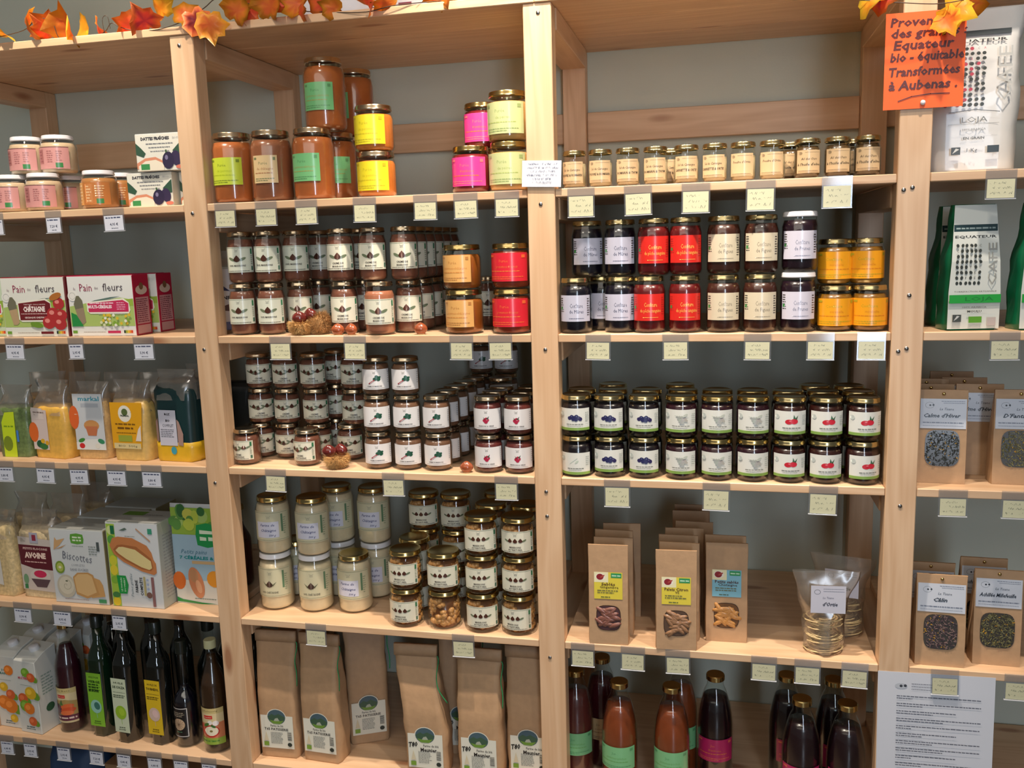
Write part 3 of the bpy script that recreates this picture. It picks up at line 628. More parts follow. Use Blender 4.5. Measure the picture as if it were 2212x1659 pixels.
# ---------------- bay 3, shelf 2
def pair(key, lv, cols, Ys, H, desc, group, tiers=('lower', 'upper'), rz=None, names=('left', 'right')):
    for t, pxs in enumerate(cols):
        for i, px in enumerate(pxs):
            if px is None: continue
            J(key, lv, t, px, Ys[t], '%s, %s tier, %s' % (desc, tiers[t], names[i]), group, rz, H)
G = 'tall jam jars on the second shelf of the right bay'
J('mures', 2, 0, 1245, .036, 'blackberry jam jar with pale label, lower tier, nearest the post', G, 2, .117)
J('mures', 2, 0, 1340, .050, 'blackberry jam jar, lower tier, left of the red-labelled jars', G, 0, .117)
J('mures', 2, 0, 1300, .100, 'blackberry jam jar mostly hidden between the two lower front ones', G, 10, .117)
J('mures', 2, 1, 1269, .070, 'blackberry jam jar, upper tier, left one', G, 12, .117)
J('mures', 2, 1, 1340, .056, 'blackberry jam jar, upper tier, right one', G, 0, .117)
pair('peche', 2, ((1402.7, 1479.6), (1412, 1481)), (.040, .042), .117, 'blood peach jam jar with red label', G, rz=2)
pair('figues', 2, ((1562, 1641), (1563, 1644)), (.040, .042), .117, 'fig jam jar with cream label', G, rz=0)
for t in (0, 1): J('prunes', 2, t, (1723, 1727)[t], .042, 'plum jam jar with white lid and pale lilac label, %s one' % ['lower', 'upper'][t], G, -2, .119)
for t, (pxs, Y) in enumerate((((1803, 1878), .046), ((1803, 1871), .068))):
    for i, px in enumerate(pxs):
        J('quince', 2, t, px, Y, 'squat jar with golden yellow label, %s tier, %s one' % (['lower', 'upper'][t], ['left', 'right'][i]), 'squat golden-label jars by the right post', 0, .091)
for i, px in enumerate((1804, 1882)):
    J('quince', 2, 0, 0, .120, 'squat golden-label jar hidden at the back, %s one' % ['left', 'right'][i], 'squat golden-label jars by the right post', 0, .091, X=XA(px, .046, .05)-.002)
# ---------------- bay 3, shelf 3
G = 'berry spread jars on the third shelf of the right bay'
fx = [1247, 1317, 1391.5, 1471.5, 1548, 1625, 1703.5, 1781, 1861]
fk = ['blue', 'blue', 'blue', 'cassis', 'cassis', 'cassis', 'rose', 'rose', 'rose']
fd = {'blue': 'blueberry jar with white label', 'cassis': 'dark jar with grey berry drawing', 'rose': 'dark jar with red fruit drawing', 'plainl': 'dark jar with nearly blank label'}
fX = [XA(px, .040, -.26) for px in fx]
for i in range(9):
    for t in (0, 1):
        k = 'plainl' if (i == 0 and t == 0) else fk[i]
        J('f_'+k, 3, t, 0, .041, '%s, %s tier front, %s' % (fd[k], ['bottom', 'upper'][t], ['beside the post', 'second column', 'third column', 'fourth column', 'middle column', 'sixth column', 'seventh column', 'eighth column', 'last column'][i]), G, [-2, 0, 2, -3, 0, 2, 0, 2, 4][i] + (8 if k == 'rose' and t == 0 and i == 8 else 0), .0893, X=fX[i])
        J('f_'+fk[i], 3, t, 0, .113, 'dim %s jar in second row, %s column, %s tier' % ({'blue': 'blueberry', 'cassis': 'grey-berry', 'rose': 'red-fruit'}[fk[i]], ORD[i], ['bottom', 'upper'][t]), G, 0, .0893, X=fX[i]+.001)
        if i in (1, 3, 7, 8):
            J('f_'+fk[i], 3, t, 0, .185, 'dim %s jar in third row, %s column, %s tier' % ({'blue': 'blueberry', 'cassis': 'grey-berry', 'rose': 'red-fruit'}[fk[i]], ORD[i], ['bottom', 'upper'][t]), G, 0, .0893, X=fX[i]-.008)
# ---------------- bay 1, shelf 1
G = 'nut spread jars on the top shelf of the left bay'
J('tahini', 1, 0, 25, .060, 'pink-labelled spread jar, bottom tier, cut by the left frame edge', G, 0, .091)
J('tahini', 1, 0, 96, .055, 'pink-labelled spread jar, bottom tier, front right', G, 12, .091)
J('tahini', 1, 0, 150, .150, 'pink-labelled spread jar, bottom tier, set back in shade', G, 0, .091)
J('tahini', 1, 0, 62, .148, 'pink-labelled spread jar hidden behind the front two', G, 0, .091)
J('tahini', 1, 1, 60, .090, 'pink-labelled spread jar, upper tier, left one', G, 4, .091)
J('tahini', 1, 1, 127, .095, 'pink-labelled spread jar, upper tier, right one', G, 8, .091)
J('nutb', 1, 0, 215.5, .062, 'brown and gold labelled nut spread jar with white lid, in front', G, 6, .091)
J('nutb', 1, 0, 262, .150, 'brown nut spread jar behind, left of the date boxes', G, 6, .091)
# ================================================================== price cards clipped under the shelf edges
def card_proto(kind, w, h, colr, seed, printed):
    bm = bmesh.new(); add_box(bm, -w/2-.003, w/2+.003, -.0016, -.0006, -.0005, T+.001)
    add_box(bm, -w/2-.003, w/2+.003, -.0016, -.0010, -h-.002, -.0005)
    hold = mesh_from_bm(bm, 'clear_holder', M['clear'])
    bm = bmesh.new(); add_box(bm, -w/2-.003, w/2+.003, -.0042, -.0008, -h-.0034, -h-.0021)
    lip = mesh_from_bm(bm, 'holder_lip', M['lip'])
    P = Print(w, h, colr)
    if printed: P.words(-w*.42, w*.42, h*.86, h*.09, (70, 80, 110), seed); P.txt(printed, 0, h*.42, h*.24, (70, 76, 96), bold=.02); P.words(-w*.15, w*.2, h*.15, h*.06, (120, 126, 140), seed+1)
    else:
        ink = (86, 96, 84)
        P.hand(-w*.42, w*.15, h*.78, h*.13, ink, seed, .0005); P.hand(-w*.30, w*.42, h*.52, h*.14, ink, seed+1, .0005); P.hand(-w*.40, -w*.02, h*.24, h*.13, ink, seed+2, .0005); P.hand(w*.10, w*.40, h*.24, h*.15, ink, seed+3, .0005)
    card = P.build('card', flat(-.0022, 0, -h-.0008), 0)
    return ('price_card', 'price tag', [('card', card), ('clear_holder', hold), ('holder_lip', lip)])
M['lip'] = plain('clear_lip', (214, 220, 226), .2, coat=.5)
YC, WC = (206, 206, 172), (214, 220, 232)
YCARDS = [card_proto('y', .047, .034, YC, 10+i*5, '') for i in range(5)]
YBIG = [card_proto('y', .050, .040, YC, 40+i*5, '') for i in range(3)]
WCARDS = [card_proto('w', .050, .034, WC, 70+i*5, p) for i, p in enumerate(('4,95 €', '3,80 €', '5,90 €'))]
WSM = [card_proto('w', .038, .033, WC, 90+i*5, p) for i, p in enumerate(('2,95 €', '6,40 €', '7,20 €'))]
def card(px, lv, kinds, label, group, bz=None):
    X = XA(px, -.002, ZS[lv]-T-.02); pr = kinds[int(px) % len(kinds)]
    g = {'price cards': group}.get('x', group)
    return place(pr, X, -.0012 if px == 2040 else .0004, ZS[lv]-T, label, group, 0, 0, R_(random.uniform(-1.2, 1.2)))
g = 'price cards on the middle bay shelf edges'
for px, lv, w in [(487, 1, 'under the tall lime-label jar'), (575, 1, 'under the tall beige-label jar'), (662, 1, 'under the tall mint-label jar'), (788, 1, 'under the yellow-label pair'), (919, 1, 'under the empty stretch of top shelf'), (1006, 1, 'under the pink-label jars'), (1095, 1, 'under the pale green jars'),
                  (606, 2, 'on second shelf, under the chestnut jars nearest the burr'), (767, 2, 'on second shelf, under two loose chestnuts'), (997, 2, 'on second shelf, under the apricot jars'), (1081, 2, 'on second shelf, under the red-label jars'),
                  (596, 3, 'on third shelf, under the small chestnut jars'), (850, 3, 'on third shelf, under the leaf-label jars'), (1094, 3, 'on third shelf, under the cherry-label jars'),
                  (683, 4, 'on fourth shelf, under the flour jars'), (1001, 4, 'on fourth shelf, under the peeled chestnut jars')]:
    card(px, lv, YCARDS, 'pale yellow handwritten price card ' + w, g)
g = 'price cards on the right bay shelf edges'
for px, lv, w in [(1255, 1, 'under the first two pale seasoning jars'), (1378, 1, 'under the third and fourth seasoning jars'), (1503, 1, 'under the fifth and sixth seasoning jars'), (1643, 1, 'under the nettle powder jars'), (1808, 1, 'under the wild garlic jars'),
                  (1292, 2, 'under the blackberry jam'), (1459, 2, 'under the blood peach jam'), (1636, 2, 'under the fig jam'), (1772, 2, 'under the plum jam'), (1882, 2, 'under the golden-label jars'),
                  (1333, 3, 'under the blueberry jars'), (1547, 3, 'under the grey-berry jars'), (1778, 3, 'under the red-fruit jars'),
                  (1259, 4, 'under the first yellow-label window bag'), (1367, 4, 'between the first two window bags'), (1464, 4, 'under the second yellow-label window bag'), (1650, 4, 'under the bare board beside the blue-label bag'), (1744, 4, 'under the bag of noodle nests'), (1846, 4, 'on the fourth shelf nearest the right post')]:
    card(px, lv, YBIG if lv in (1, 3) else YCARDS, 'pale yellow handwritten price card ' + w, g)
g = 'price cards on the far right bay'
for px, lv, w in [(2162, 1, 'under the big silver coffee bag'), (2170, 2, 'under the green and white coffee bags'), (2058, 3, 'under the nearer upper herb bag'), (2195, 3, 'under the upper herb bag at frame edge'), (2040, 4, 'overlapping the white printed sheet'), (2200, 4, 'right of the white printed sheet')]:
    card(px, lv, YCARDS, 'pale yellow price card ' + w, g)
g = 'printed price cards on the left bay'
for px, lv, k, w in [(-8, 1, 1, 'at the left frame edge of top shelf'), (116, 1, 1, 'under the pink-label spread jars'), (246, 1, 0, 'under the brown nut spread'), (33, 2, 0, 'under the chestnut crispbread box'), (165, 2, 1, 'between the two crispbread boxes'), (311, 2, 0, 'under the right end of crispbread boxes'),
                     (10, 3, 0, 'under the lime green packet'), (99, 3, 0, 'under the yellow flour packet'), (171, 3, 0, 'under the white muffin-print packet'), (252, 3, 0, 'under the orange-yellow packet'), (328, 3, 0, 'under the dark teal packet'),
                     (50, 4, 0, 'under the oat flake bag'), (135, 4, 0, 'under the rusk box'), (258, 4, 1, 'under the baguette-print box'),
                     (16, 5, 1, 'under the first carton'), (66, 5, 1, 'under the second carton'), (138, 5, 1, 'under the beet juice bottle'), (209, 5, 1, 'under the green-label oil'), (268, 5, 1, 'under the pale-label oil'), (334, 5, 1, 'under the yellow-label oil'), (391, 5, 1, 'under the small black bottle'), (452, 5, 1, 'under the apple vinegar bottle')]:
    card(px, lv, WSM if k else WCARDS, 'white printed price card ' + w, g)
# ================================================================== chestnuts and burrs
def chestnut_mesh(name, r, mat):
    bm = bmesh.new(); bmesh.ops.create_uvsphere(bm, u_segments=18, v_segments=12, radius=r)
    for v in bm.verts:
        x, y, z = v.co; t = max(0, z/r); v.co = Vector((x*(1-.25*t*t)*1.05, y*(.78 - .2*t*t), z*.86 + r*.10*t**5))
    zl = min(v.co.z for v in bm.verts); 
    for v in bm.verts: v.co.z -= zl
    return mesh_from_bm(bm, name, mat, True)
cn = chestnut_mesh('nut_body', .0145, M['chestnut']); cnd = chestnut_mesh('nut_body', .0165, M['chestdark'])
def cap_of(r): 
    bm = bmesh.new(); bmesh.ops.create_uvsphere(bm, u_segments=12, v_segments=6, radius=r*.62)
    for v in bm.verts: v.co = Vector((v.co.x*1.1, v.co.y*.85, v.co.z*.25 + r*.09))
    return mesh_from_bm(bm, 'nut_scar', M['scar'], True)
M['scar'] = plain('nut_scar', (206, 160, 110), .5, var=.1); sc1 = cap_of(.0145); sc2 = cap_of(.0165)
NUT = ('chestnut', 'nut', [('nut_body', cn), ('nut_scar', sc1)]); NUTD = ('chestnut', 'nut', [('nut_body', cnd), ('nut_scar', sc2)])
def nut(px, py, Y, lv, label, pr=NUT, rz=0, dz=0, rx=0):
    place(pr, XA(px, Y, ZS[lv]+.01), Y, ZS[lv]+dz, label, 'loose chestnuts laid on the shelves', R_(rz), R_(rx))
nut(730, 0, .016, 2, 'shiny chestnut on the second shelf, left of a touching pair', rz=10); nut(759, 0, .016, 2, 'shiny chestnut on the second shelf, right of a touching pair', rz=-20); nut(909, 0, .020, 2, 'single pale chestnut on the second shelf under the jars', rz=15)
nut(1008, 0, .022, 3, 'single chestnut on third shelf left of cherry-label jars', rz=5)
def burr_proto(R, seed, mat, top=.15):
    rg = random.Random(seed); bm = bmesh.new(); bmesh.ops.create_icosphere(bm, subdivisions=3, radius=R)
    for v in bm.verts:
        if v.co.z > R*top: 
            k = (v.co.z - R*top)/(R*(1-top)); v.co.z = R*top - k*R*.55
        v.co *= 1 + .06*math.sin(v.co.x*400+v.co.y*300)
    shell = mesh_from_bm(bm, 'husk', mat, False)
    bm = bmesh.new()
    for i in range(1500):
        z = rg.uniform(-1, top+.15); a = rg.uniform(0, 2*math.pi); q = math.sqrt(max(0, 1-z*z)); d = Vector((q*math.cos(a), q*math.sin(a), z))
        d2 = (d + Vector([rg.uniform(-.5, .5) for _ in range(3)])).normalized(); p = d*R*.96; t = d.cross(Vector((.3, .5, .8))).normalized()*.0007; s = d.cross(t).normalized()*.0007
        e = p + d2*rg.uniform(.007, .013); vs = [bm.verts.new(p+t), bm.verts.new(p-t*.5+s*.8), bm.verts.new(p-t*.5-s*.8), bm.verts.new(e)]
        bm.faces.new((vs[0], vs[1], vs[3])); bm.faces.new((vs[1], vs[2], vs[3])); bm.faces.new((vs[2], vs[0], vs[3]))
    sp = mesh_from_bm(bm, 'spines', mat)
    zmin = -R-.006
    for me in (shell, sp):
        for v in me.vertices: v.co.z = max(v.co.z, -R*.93) + R*.93
    return ('chestnut_burr', 'chestnut burr', [('husk', shell), ('spines', sp)])
B1 = burr_proto(.024, 1, M['burr']); B2 = burr_proto(.024, 2, M['burrd'], .72)
gb = 'open chestnut burrs set out as decoration'
place(B1, XA(652, .028, .03), .026, ZS[2]+.0005, 'open spiny chestnut burr, left half of the pair on second shelf', gb, 0, R_(0))
place(B2, XA(690, .034, .03), .038, ZS[2]+.0005, 'darker spiny chestnut burr leaning right on the second shelf', gb, 1, R_(0), 0, (.9, .9, 1.1))
place(NUTD, XA(648, .026, .05), .024, ZS[2]+.026, 'brown chestnut sitting in the left burr on second shelf', 'chestnuts in the burrs', R_(20), R_(20))
place(NUTD, XA(672, .030, .05), .034, ZS[2]+.032, 'dark chestnut sitting in the right burr on second shelf', 'chestnuts in the burrs', R_(-20), R_(15))
place(B1, XA(727, .026, -.29), .028, ZS[3]+.0005, 'straw-coloured chestnut burr on the third shelf by the leaf jars', gb, 2)
place(NUTD, XA(712, .026, -.26), .024, ZS[3]+.027, 'glossy dark red chestnut on the third shelf burr, left', 'chestnuts in the burrs', R_(10), R_(10))
place(NUTD, XA(735, .032, -.26), .040, ZS[3]+.027, 'glossy dark chestnut on the third shelf burr, right', 'chestnuts in the burrs', R_(-25), R_(10))
# ================================================================== kraft bags
def flourbag(name, seed, kind, W=.106, Dd=.068, H=.325, lean=0.0, bulge=.0, bare=False):
    secs = interp([(0, W*.97, Dd*.95, 0, 0), (.012, W, Dd, 0, 0), (H*.30, W*1.01, Dd*1.04, 0, 0), (H*.52, W*1.0, Dd*.98, lean*.3, 0), (H*.70, W*.97, Dd*.72, lean*.6, Dd*.10), (H*.86, W*.98, Dd*.34, lean*.9, Dd*.26), (H*.93, W*1.0, Dd*.12, lean, Dd*.36), (H, W*1.0, Dd*.06, lean, Dd*.38)], 4)
    body = loft('kraft_body', secs, M['kraft'], 8, .0022, seed, .1)
    fold = loft('folded_top', [(H*.925, W*1.02, Dd*.20, lean, Dd*.29), (H*.965, W*1.03, Dd*.18, lean, Dd*.30), (H+.003, W*1.03, Dd*.14, lean, Dd*.32)], M['kraft2'], 6, .0008, seed+1, .1)
    w, h = .086, .088; P = Print(w, h, None)
    P.poly([(-w/2, 0), (w/2, 0), (w/2, h), (.024, h), (-.024, h), (-w/2, h)], (224, 226, 212)); P.ell(0, h-.004, .026, .022, (224, 226, 212), n=20); P.ell(0, h-.004, .024, .020, (70, 96, 108), n=20)
    P.poly([(-.0235, h-.004), (-.012, h+.004), (-.004, h), (.006, h+.005), (.016, h), (.0235, h-.004), (.018, h-.014), (.006, h-.022), (-.006, h-.022), (-.018, h-.014)], (62, 92, 72))
    P.poly([(-.012, h-.022), (-.004, h-.008), (.003, h-.006), (.012, h-.021), (0, h-.024)], (166, 176, 160)); P.poly([(-.020, h-.012), (-.004, h-.015), (.010, h-.014), (.020, h-.012), (.010, h-.022), (-.010, h-.022)], (110, 150, 60))
    if kind == 'T65':
        P.txt('Farine de blé', .0, h*.69, .008, DK, w=.034, bold=.01); P.txt('T65 PATISSERIE', -.002, h*.585, .009, DK, w=.064, bold=.02)
    else:
        P.txt('Farine de blé', .014, h*.66, .008, DK, w=.038, bold=.01); P.txt('Meunier', .008, h*.54, .013, DK, w=.040, bold=.03); P.txt('T80', -.030, h*.68, .017, (20, 20, 20), w=.022, shear=.3, rot=8, bold=.03)
    P.block(-.018, .016, h*.14, h*.50, 9, (126, 130, 126), seed); 
    for k in range(9): P.rect(.027, h*(.26+.03*k), .038, h*(.26+.03*k)+.0012, (50, 50, 50))
    P.rect(-.037, .006, -.024, .017, (120, 160, 60)); P.ell(.032, .012, .006, .0055, (40, 52, 48)); P.poly([(-.036, .02), (-.030, .045), (-.024, .02)], (214, 206, 176))
    lab = P.build('paper_label', flat(-.0018, 0, .026), 0)
    st = tube('green_string', smoothpath([(W*.50+lean, Dd*.36, H*.93), (W*.55+lean, Dd*.30, H*.90), (W*.53+lean, Dd*.10, H*.80), (W*.57+lean, Dd*.05, H*.70), (W*.56, Dd*.04, H*.60)], 4), .0012, M['string'], 5)
    parts = [('kraft_body', body), ('folded_top', fold)] + ([] if bare else [('paper_label', lab)]) + [('green_string', st)]
    return ('flour_bag', 'bag', parts)
gF = 'kraft paper flour bags on the bottom shelf'
def put(pr, px, Y, lv, label, group=None, rz=0, rx=0, ry=0, zoff=.1, X=None):
    return place(pr, XA(px, Y, ZS[lv]+zoff) if X is None else X, Y, ZS[lv]+.0004, label, group, R_(rz), R_(rx), R_(ry))
FT65 = flourbag('a', 3, 'T65'); FT80 = flourbag('b', 8, 'T80', W=.108); FT80L = flourbag('c', 15, 'T80', W=.104, lean=-.022)
put(FT65, 0, .036, 5, 'kraft flour bag with pastry flour label, leftmost by the post', gF, 2, X=.252)
put(FT65, 0, .036, 5, 'kraft flour bag with pastry flour label, second from left, in front', gF, -3, X=.367)
put(FT65, 0, .140, 5, 'kraft flour bag set back and turned behind the second bag', gF, 26, X=.455)
put(FT80L, 0, .020, 5, 'crumpled flour bag marked T80, leaning left, next to bare board', gF, 2, X=.648)
put(FT80, 0, .022, 5, 'straight flour bag marked T80 in the middle of three', gF, -1, X=.780)
put(FT80, 0, .052, 5, 'flour bag marked T80 partly hidden by the centre post', gF, 0, X=.893)
put(FT80, 0, .130, 5, 'dim flour bag set back between the two left T80 bags', gF, 8, X=.705)
put(FT65, 0, .130, 5, 'dim flour bag behind the leftmost flour bag', gF, 0, X=.262)
# window bags
def cookies(W, H, seed, mat, flatk=.5, n=14, r=.012, name='biscuits', y0=0):
    rg = random.Random(seed); bm = bmesh.new()
    for i in range(n):
        x = rg.uniform(-W/2+r*.6, W/2-r*.6); z = rg.uniform(r*.5, H-r*.5)
        if (x/(W/2))**2 + ((z-H/2)/(H/2))**2 > .75: continue
        m = Matrix.Translation((x, y0+.002, z)) @ Matrix.Rotation(rg.uniform(-1, 1), 4, 'Y') @ Matrix.Diagonal((1.5, .32, flatk, 1))
        bmesh.ops.create_icosphere(bm, subdivisions=2, radius=r, matrix=m)
    return mesh_from_bm(bm, name, mat, True)
M['ginger'] = plain('ginger_biscuit', (128, 84, 72), .35, coat=.3, var=.2, bscale=80); M['lemon'] = plain('brown_biscuit', (150, 112, 80), .4, coat=.3, var=.2, bscale=80); M['nougat'] = plain('almond_biscuit', (186, 134, 74), .4, coat=.3, var=.25, bscale=80)
M['dark'] = plain('dark_window', (58, 38, 32), .4)
def superell(P, cx, cy, rx, ry, c, p=.6, n=24):
    pts = []
    for i in range(n):
        t = 2*math.pi*i/n; a, b = math.cos(t), math.sin(t); pts.append((cx + rx*math.copysign(abs(a)**p, a), cy + ry*math.copysign(abs(b)**p, b)))
    return P.poly(pts, c)
def winbag(seed, W, H, bg, l1, l2, bisc, wincol=(70, 48, 40)):
    k = .035
    secs = interp([(0, W, .045, 0, 0), (.01, W*1.01, .046, 0, .0003), (H*.5, W, .036, 0, k*H*.5), (H*.8, W*.99, .016, 0, k*H*.8), (H, W*.985, .004, 0, k*H)], 3)
    body = loft('kraft_body', secs, M['kraft'], 6, .0008, seed, .04, smooth=False)
    P = Print(.062, .061, bg); w, h = .062, .061
    P.rect(-w/2, h*.62, 0, h, (236, 232, 190)); P.ell(-.017, h*.82, .011, .008, (240, 236, 220)); P.ell(-.018, h*.82, .008, .007, (140, 30, 40)); P.ell(-.013, h*.84, .006, .002, (170, 70, 60), 30)
    P.rect(.006, h*.80, .029, h*.97, (50, 150, 90)); P.words(.008, .027, h*.88, .003, (190, 230, 200), 2)
    P.txt(l1, .0, h*.56, .009, (80, 44, 30), w=min(.05, .005*len(l1)), bold=.02); P.txt(l2, .002, h*.45, .008, (70, 50, 30), w=min(.046, .0045*len(l2)), bold=.01) if l2 else None
    P.block(-.024, .024, h*.20, h*.36, 2, (110, 110, 70), seed); P.words(-.016, .004, h*.08, .002, (70, 90, 60), 4)
    lab = P.build('paper_label', flat(-.0007, k, H*.46), 0)
    Q = Print(.052, .058, None); superell(Q, 0, .029, .027, .029, (60, 40, 30)); superell(Q, 0, .029, .0255, .0275, wincol)
    win = Q.build('window', flat(-.0007, k, H*.14), 0, M['gloss'])
    cm = cookies(.050, .054, seed, bisc, .5, 26, .011, 'biscuits')
    for v in cm.vertices: v.co.z += H*.15; v.co.y = max(v.co.y - .002, -.004) + k*v.co.z
    return ('window_bag', 'bag', [('kraft_body', body), ('paper_label', lab), ('window', win), ('biscuits', cm)])
gW = 'kraft window bags of biscuits on the fourth shelf'
W1 = winbag(1, .088, .226, (224, 208, 70), 'Sablés', 'Gingembre', M['ginger'], (80, 56, 60)); W2 = winbag(2, .088, .222, (224, 208, 70), 'Palets Citron', 'VE', M['lemon'], (90, 70, 56)); W3 = winbag(3, .090, .224, (130, 190, 210), 'Petits sablés', 'Chataigne', M['nougat'], (110, 76, 44))
WB = lambda pr: (pr[0], pr[1], pr[2][:1])
put(W1, 0, .004, 4, 'kraft window bag with yellow label, front one nearest the post', gW, 2, X=1.093)
put(W2, 0, .001, 4, 'kraft window bag with yellow label, front one in the middle', gW, 3, X=1.240)
put(W3, 0, .058, 4, 'kraft window bag with blue label, front one on the right', gW, 1, X=1.346)
for i, (x, y, r) in enumerate(((1.099, .055, 1), (1.094, .106, -2), (1.108, .157, 4))): put(WB(W1), 0, y, 4, 'plain-topped kraft bag queued behind the left yellow-label bag, %s behind' % ORD[i], gW, r, X=x)
for i, (x, y, r) in enumerate(((1.244, .052, -2), (1.240, .103, 0), (1.252, .154, 3), (1.272, .205, -3), (1.262, .290, 2), (1.264, .341, 0))): put(WB(W2), 0, y, 4, 'plain-topped kraft bag queued behind the middle yellow-label bag, %s behind' % ORD[i], gW, r, X=x)
put(WB(W3), 0, .109, 4, 'plain-topped kraft bag just behind the blue-label bag', gW, -1, X=1.343)
# herb bags in the far right bay
def herbbag(seed, W, H, title, herbcol, herbcol2, glare=False):
    k = .05; secs = interp([(0, W, .05, 0, 0), (H*.45, W, .044, 0, k*H*.45), (H*.8, W*.98, .020, 0, k*H*.8), (H, W*.97, .005, 0, k*H)], 3)
    body = loft('kraft_body', secs, M['kraft'], 6, .0010, seed, .04, smooth=False)
    w, h = W*.92, .060; P = Print(w, h, (206, 214, 226)); P.stroke([(-w*.30+math.cos(t/3)*.008, h*.78+math.sin(t/3)*.006) for t in range(20)], .0006, (130, 140, 150)); P.ell(-w*.29, h*.78, .0018, .0018, (40, 50, 60)); P.ell(-w*.22, h*.79, .0018, .0018, (40, 50, 60))
    P.words(-.004, w*.46, h*.92, .0012, (120, 130, 150), 1); P.words(.0, w*.46, h*.86, .0010, (120, 130, 150), 2); P.txt('La Tisane', .006, h*.66, .007, (70, 80, 96), shear=.3, w=.026); P.txt(title, -.002, h*.44, .011, (24, 40, 56), shear=.35, w=min(w*.8, .0052*len(title)), bold=.02)
    P.words(-w*.44, w*.44, h*.20, .0018, (110, 120, 140), 5); P.words(-w*.44, w*.44, h*.10, .0010, (140, 150, 165), 6)
    lab = P.build('paper_label', flat(-.0009, k, H-.018-h), 0)
    hh = .076; Q = Print(.066, hh, None); superell(Q, 0, hh/2, .032, .037, (60, 56, 50), .5); win = Q.build('window', flat(-.0009, k, H*.18), 0, M['gloss'])
    rg = random.Random(seed); bm = bmesh.new()
    for i in range(420):
        x = rg.uniform(-.030, .030); z = rg.uniform(.003, hh-.003)
        if abs(x/.031)**3 + abs((z-hh/2)/.036)**3 > 1: continue
        m = Matrix.Translation((x, -.0016 + k*(z+H*.18) - rg.uniform(0, .0012), z+H*.18)) @ Matrix.Rotation(rg.uniform(0, 3.1), 4, 'Y') @ Matrix.Diagonal((rg.uniform(1, 3.2), .35, rg.uniform(.3, .8), 1))
        bmesh.ops.create_cube(bm, size=.0019, matrix=m)
    me = mesh_from_bm(bm, 'dried_herbs', [herbcol, herbcol2, M['petal']])
    for i, p in enumerate(me.polygons): p.material_index = 2 if (i//6) % 19 == 0 else (i//6) % 2
    pin = lathe('brass_pin', [(0, 0), (.003, 0), (.0035, .0008), (.002, .0018), (0, .002)], M['goldd'], 10)
    for v in pin.vertices: x, y, z = v.co; v.co = (x, -z - .001 + k*(H-.008), y + H-.008)
    return ('herb_bag', 'bag', [('kraft_body', body), ('paper_label', lab), ('window', win), ('dried_herbs', me), ('brass_pin', pin)])
for n_, c_ in (('herbgrey', (58, 64, 60)), ('herbblack', (30, 33, 32)), ('herbgreen', (128, 126, 86)), ('herbolive', (92, 88, 54)), ('herbviolet', (74, 58, 66)), ('herbpale', (140, 116, 112)), ('petal', (196, 150, 44))): M[n_] = plain(n_, c_, .7)
gH = 'kraft herbal tea bags with windows in the far right bay'
H1 = herbbag(1, .092, .190, "Calme d'Hiver", M['herbgrey'], M['herbblack']); H2 = herbbag(2, .096, .190, "D'Fantaisie", M['herbgreen'], M['herbolive']); H3 = herbbag(3, .097, .192, 'Câlin', M['herbviolet'], M['herbpale']); H4 = herbbag(4, .092, .200, 'Achillée Millefeuille', M['herbgreen'], M['herbolive'])
put(H1, 0, .046, 3, 'herb tea bag with dark grey herbs in window, upper shelf by the post', gH, -3, X=1.764)
put(H2, 0, .052, 3, 'herb tea bag cut by the right frame edge, third shelf', gH, -2, X=1.906)
put(H3, 0, .014, 4, 'herb tea bag with violet brown herbs, lower shelf by the post', gH, -2, X=1.770)
put(H4, 0, .036, 4, 'herb tea bag with olive herbs labelled Achillée Millefeuille', gH, -2, X=1.882)
for i, (x, y) in enumerate(((1.756, .12), (1.762, .19), (1.850, .122), (1.842, .21), (1.838, .30))): put((H1[0], H1[1], H1[2][:2]+H1[2][4:]), 0, y, 3, 'herb tea bag queued in shade on third shelf, %s of five from the front left' % ORD[i], gH, -3, X=x)
put(H3, 0, .085, 4, 'herb tea bag behind the violet brown one', gH, -2, X=1.764); put(H4, 0, .105, 4, 'herb tea bag behind the olive herb one', gH, -2, X=1.872)
# coffee bags
M['foil'] = plain('silver_foil_bag', (206, 208, 206), .34, coat=.35, bump=.5, bscale=22, var=.04); M['greenfoil'] = plain('green_foil', (18, 110, 72), .35, coat=.3, bump=.3, bscale=40); M['dgreenfoil'] = plain('dark_green_foil', (24, 58, 44), .35, coat=.3, bump=.4, bscale=30)
def beans(P, x0, y0, nx, ny, dx, dy, seed, red=True):
    rg = random.Random(seed)
    for j in range(ny):
        for i in range(nx):
            c = (176, 60, 80) if red and rg.random() < .3 else (50, 56, 52)
            if rg.random() < .14: P.txt('caffe'[i % 5].upper(), x0+i*dx, y0+j*dy, dy*.62, c)
            else: P.ell(x0+i*dx + rg.uniform(-.1, .1)*dx, y0+j*dy, dx*.34, dy*.36, c, rg.uniform(-40, 40), 8)
W_, H_ = .160, .30
secs = interp([(0, W_*.96, .08, 0, 0), (.02, W_, .088, 0, 0), (H_*.5, W_*1.02, .085, 0, 0), (H_*.8, W_*.98, .05, 0, .006), (H_*.95, W_*1.0, .010, 0, .014), (H_, W_*1.0, .004, 0, .016)], 4)
body = loft('foil_body', secs, M['foil'], 9, .004, 5, .25)
P = Print(.13, .27, None); P.rect(-.055, .238, .058, .247, (30, 44, 50)); P.txt('EQUATEUR', .002, .228, .008, (40, 44, 46), w=.10, bold=.02); beans(P, -.050, .112, 7, 12, .0105, .0092, 3)
P.txt('CAFE', .048, .165, .034, (168, 172, 170), w=.098, rot=90); P.stroke([(-.045, .098), (.0, .102), (.042, .096)], .0012, (70, 74, 74)); P.stroke([(-.045, .076), (.042, .076)], .0006, (120, 124, 122)); P.txt('LOJA', .0, .084, .014, (110, 114, 112), w=.044)
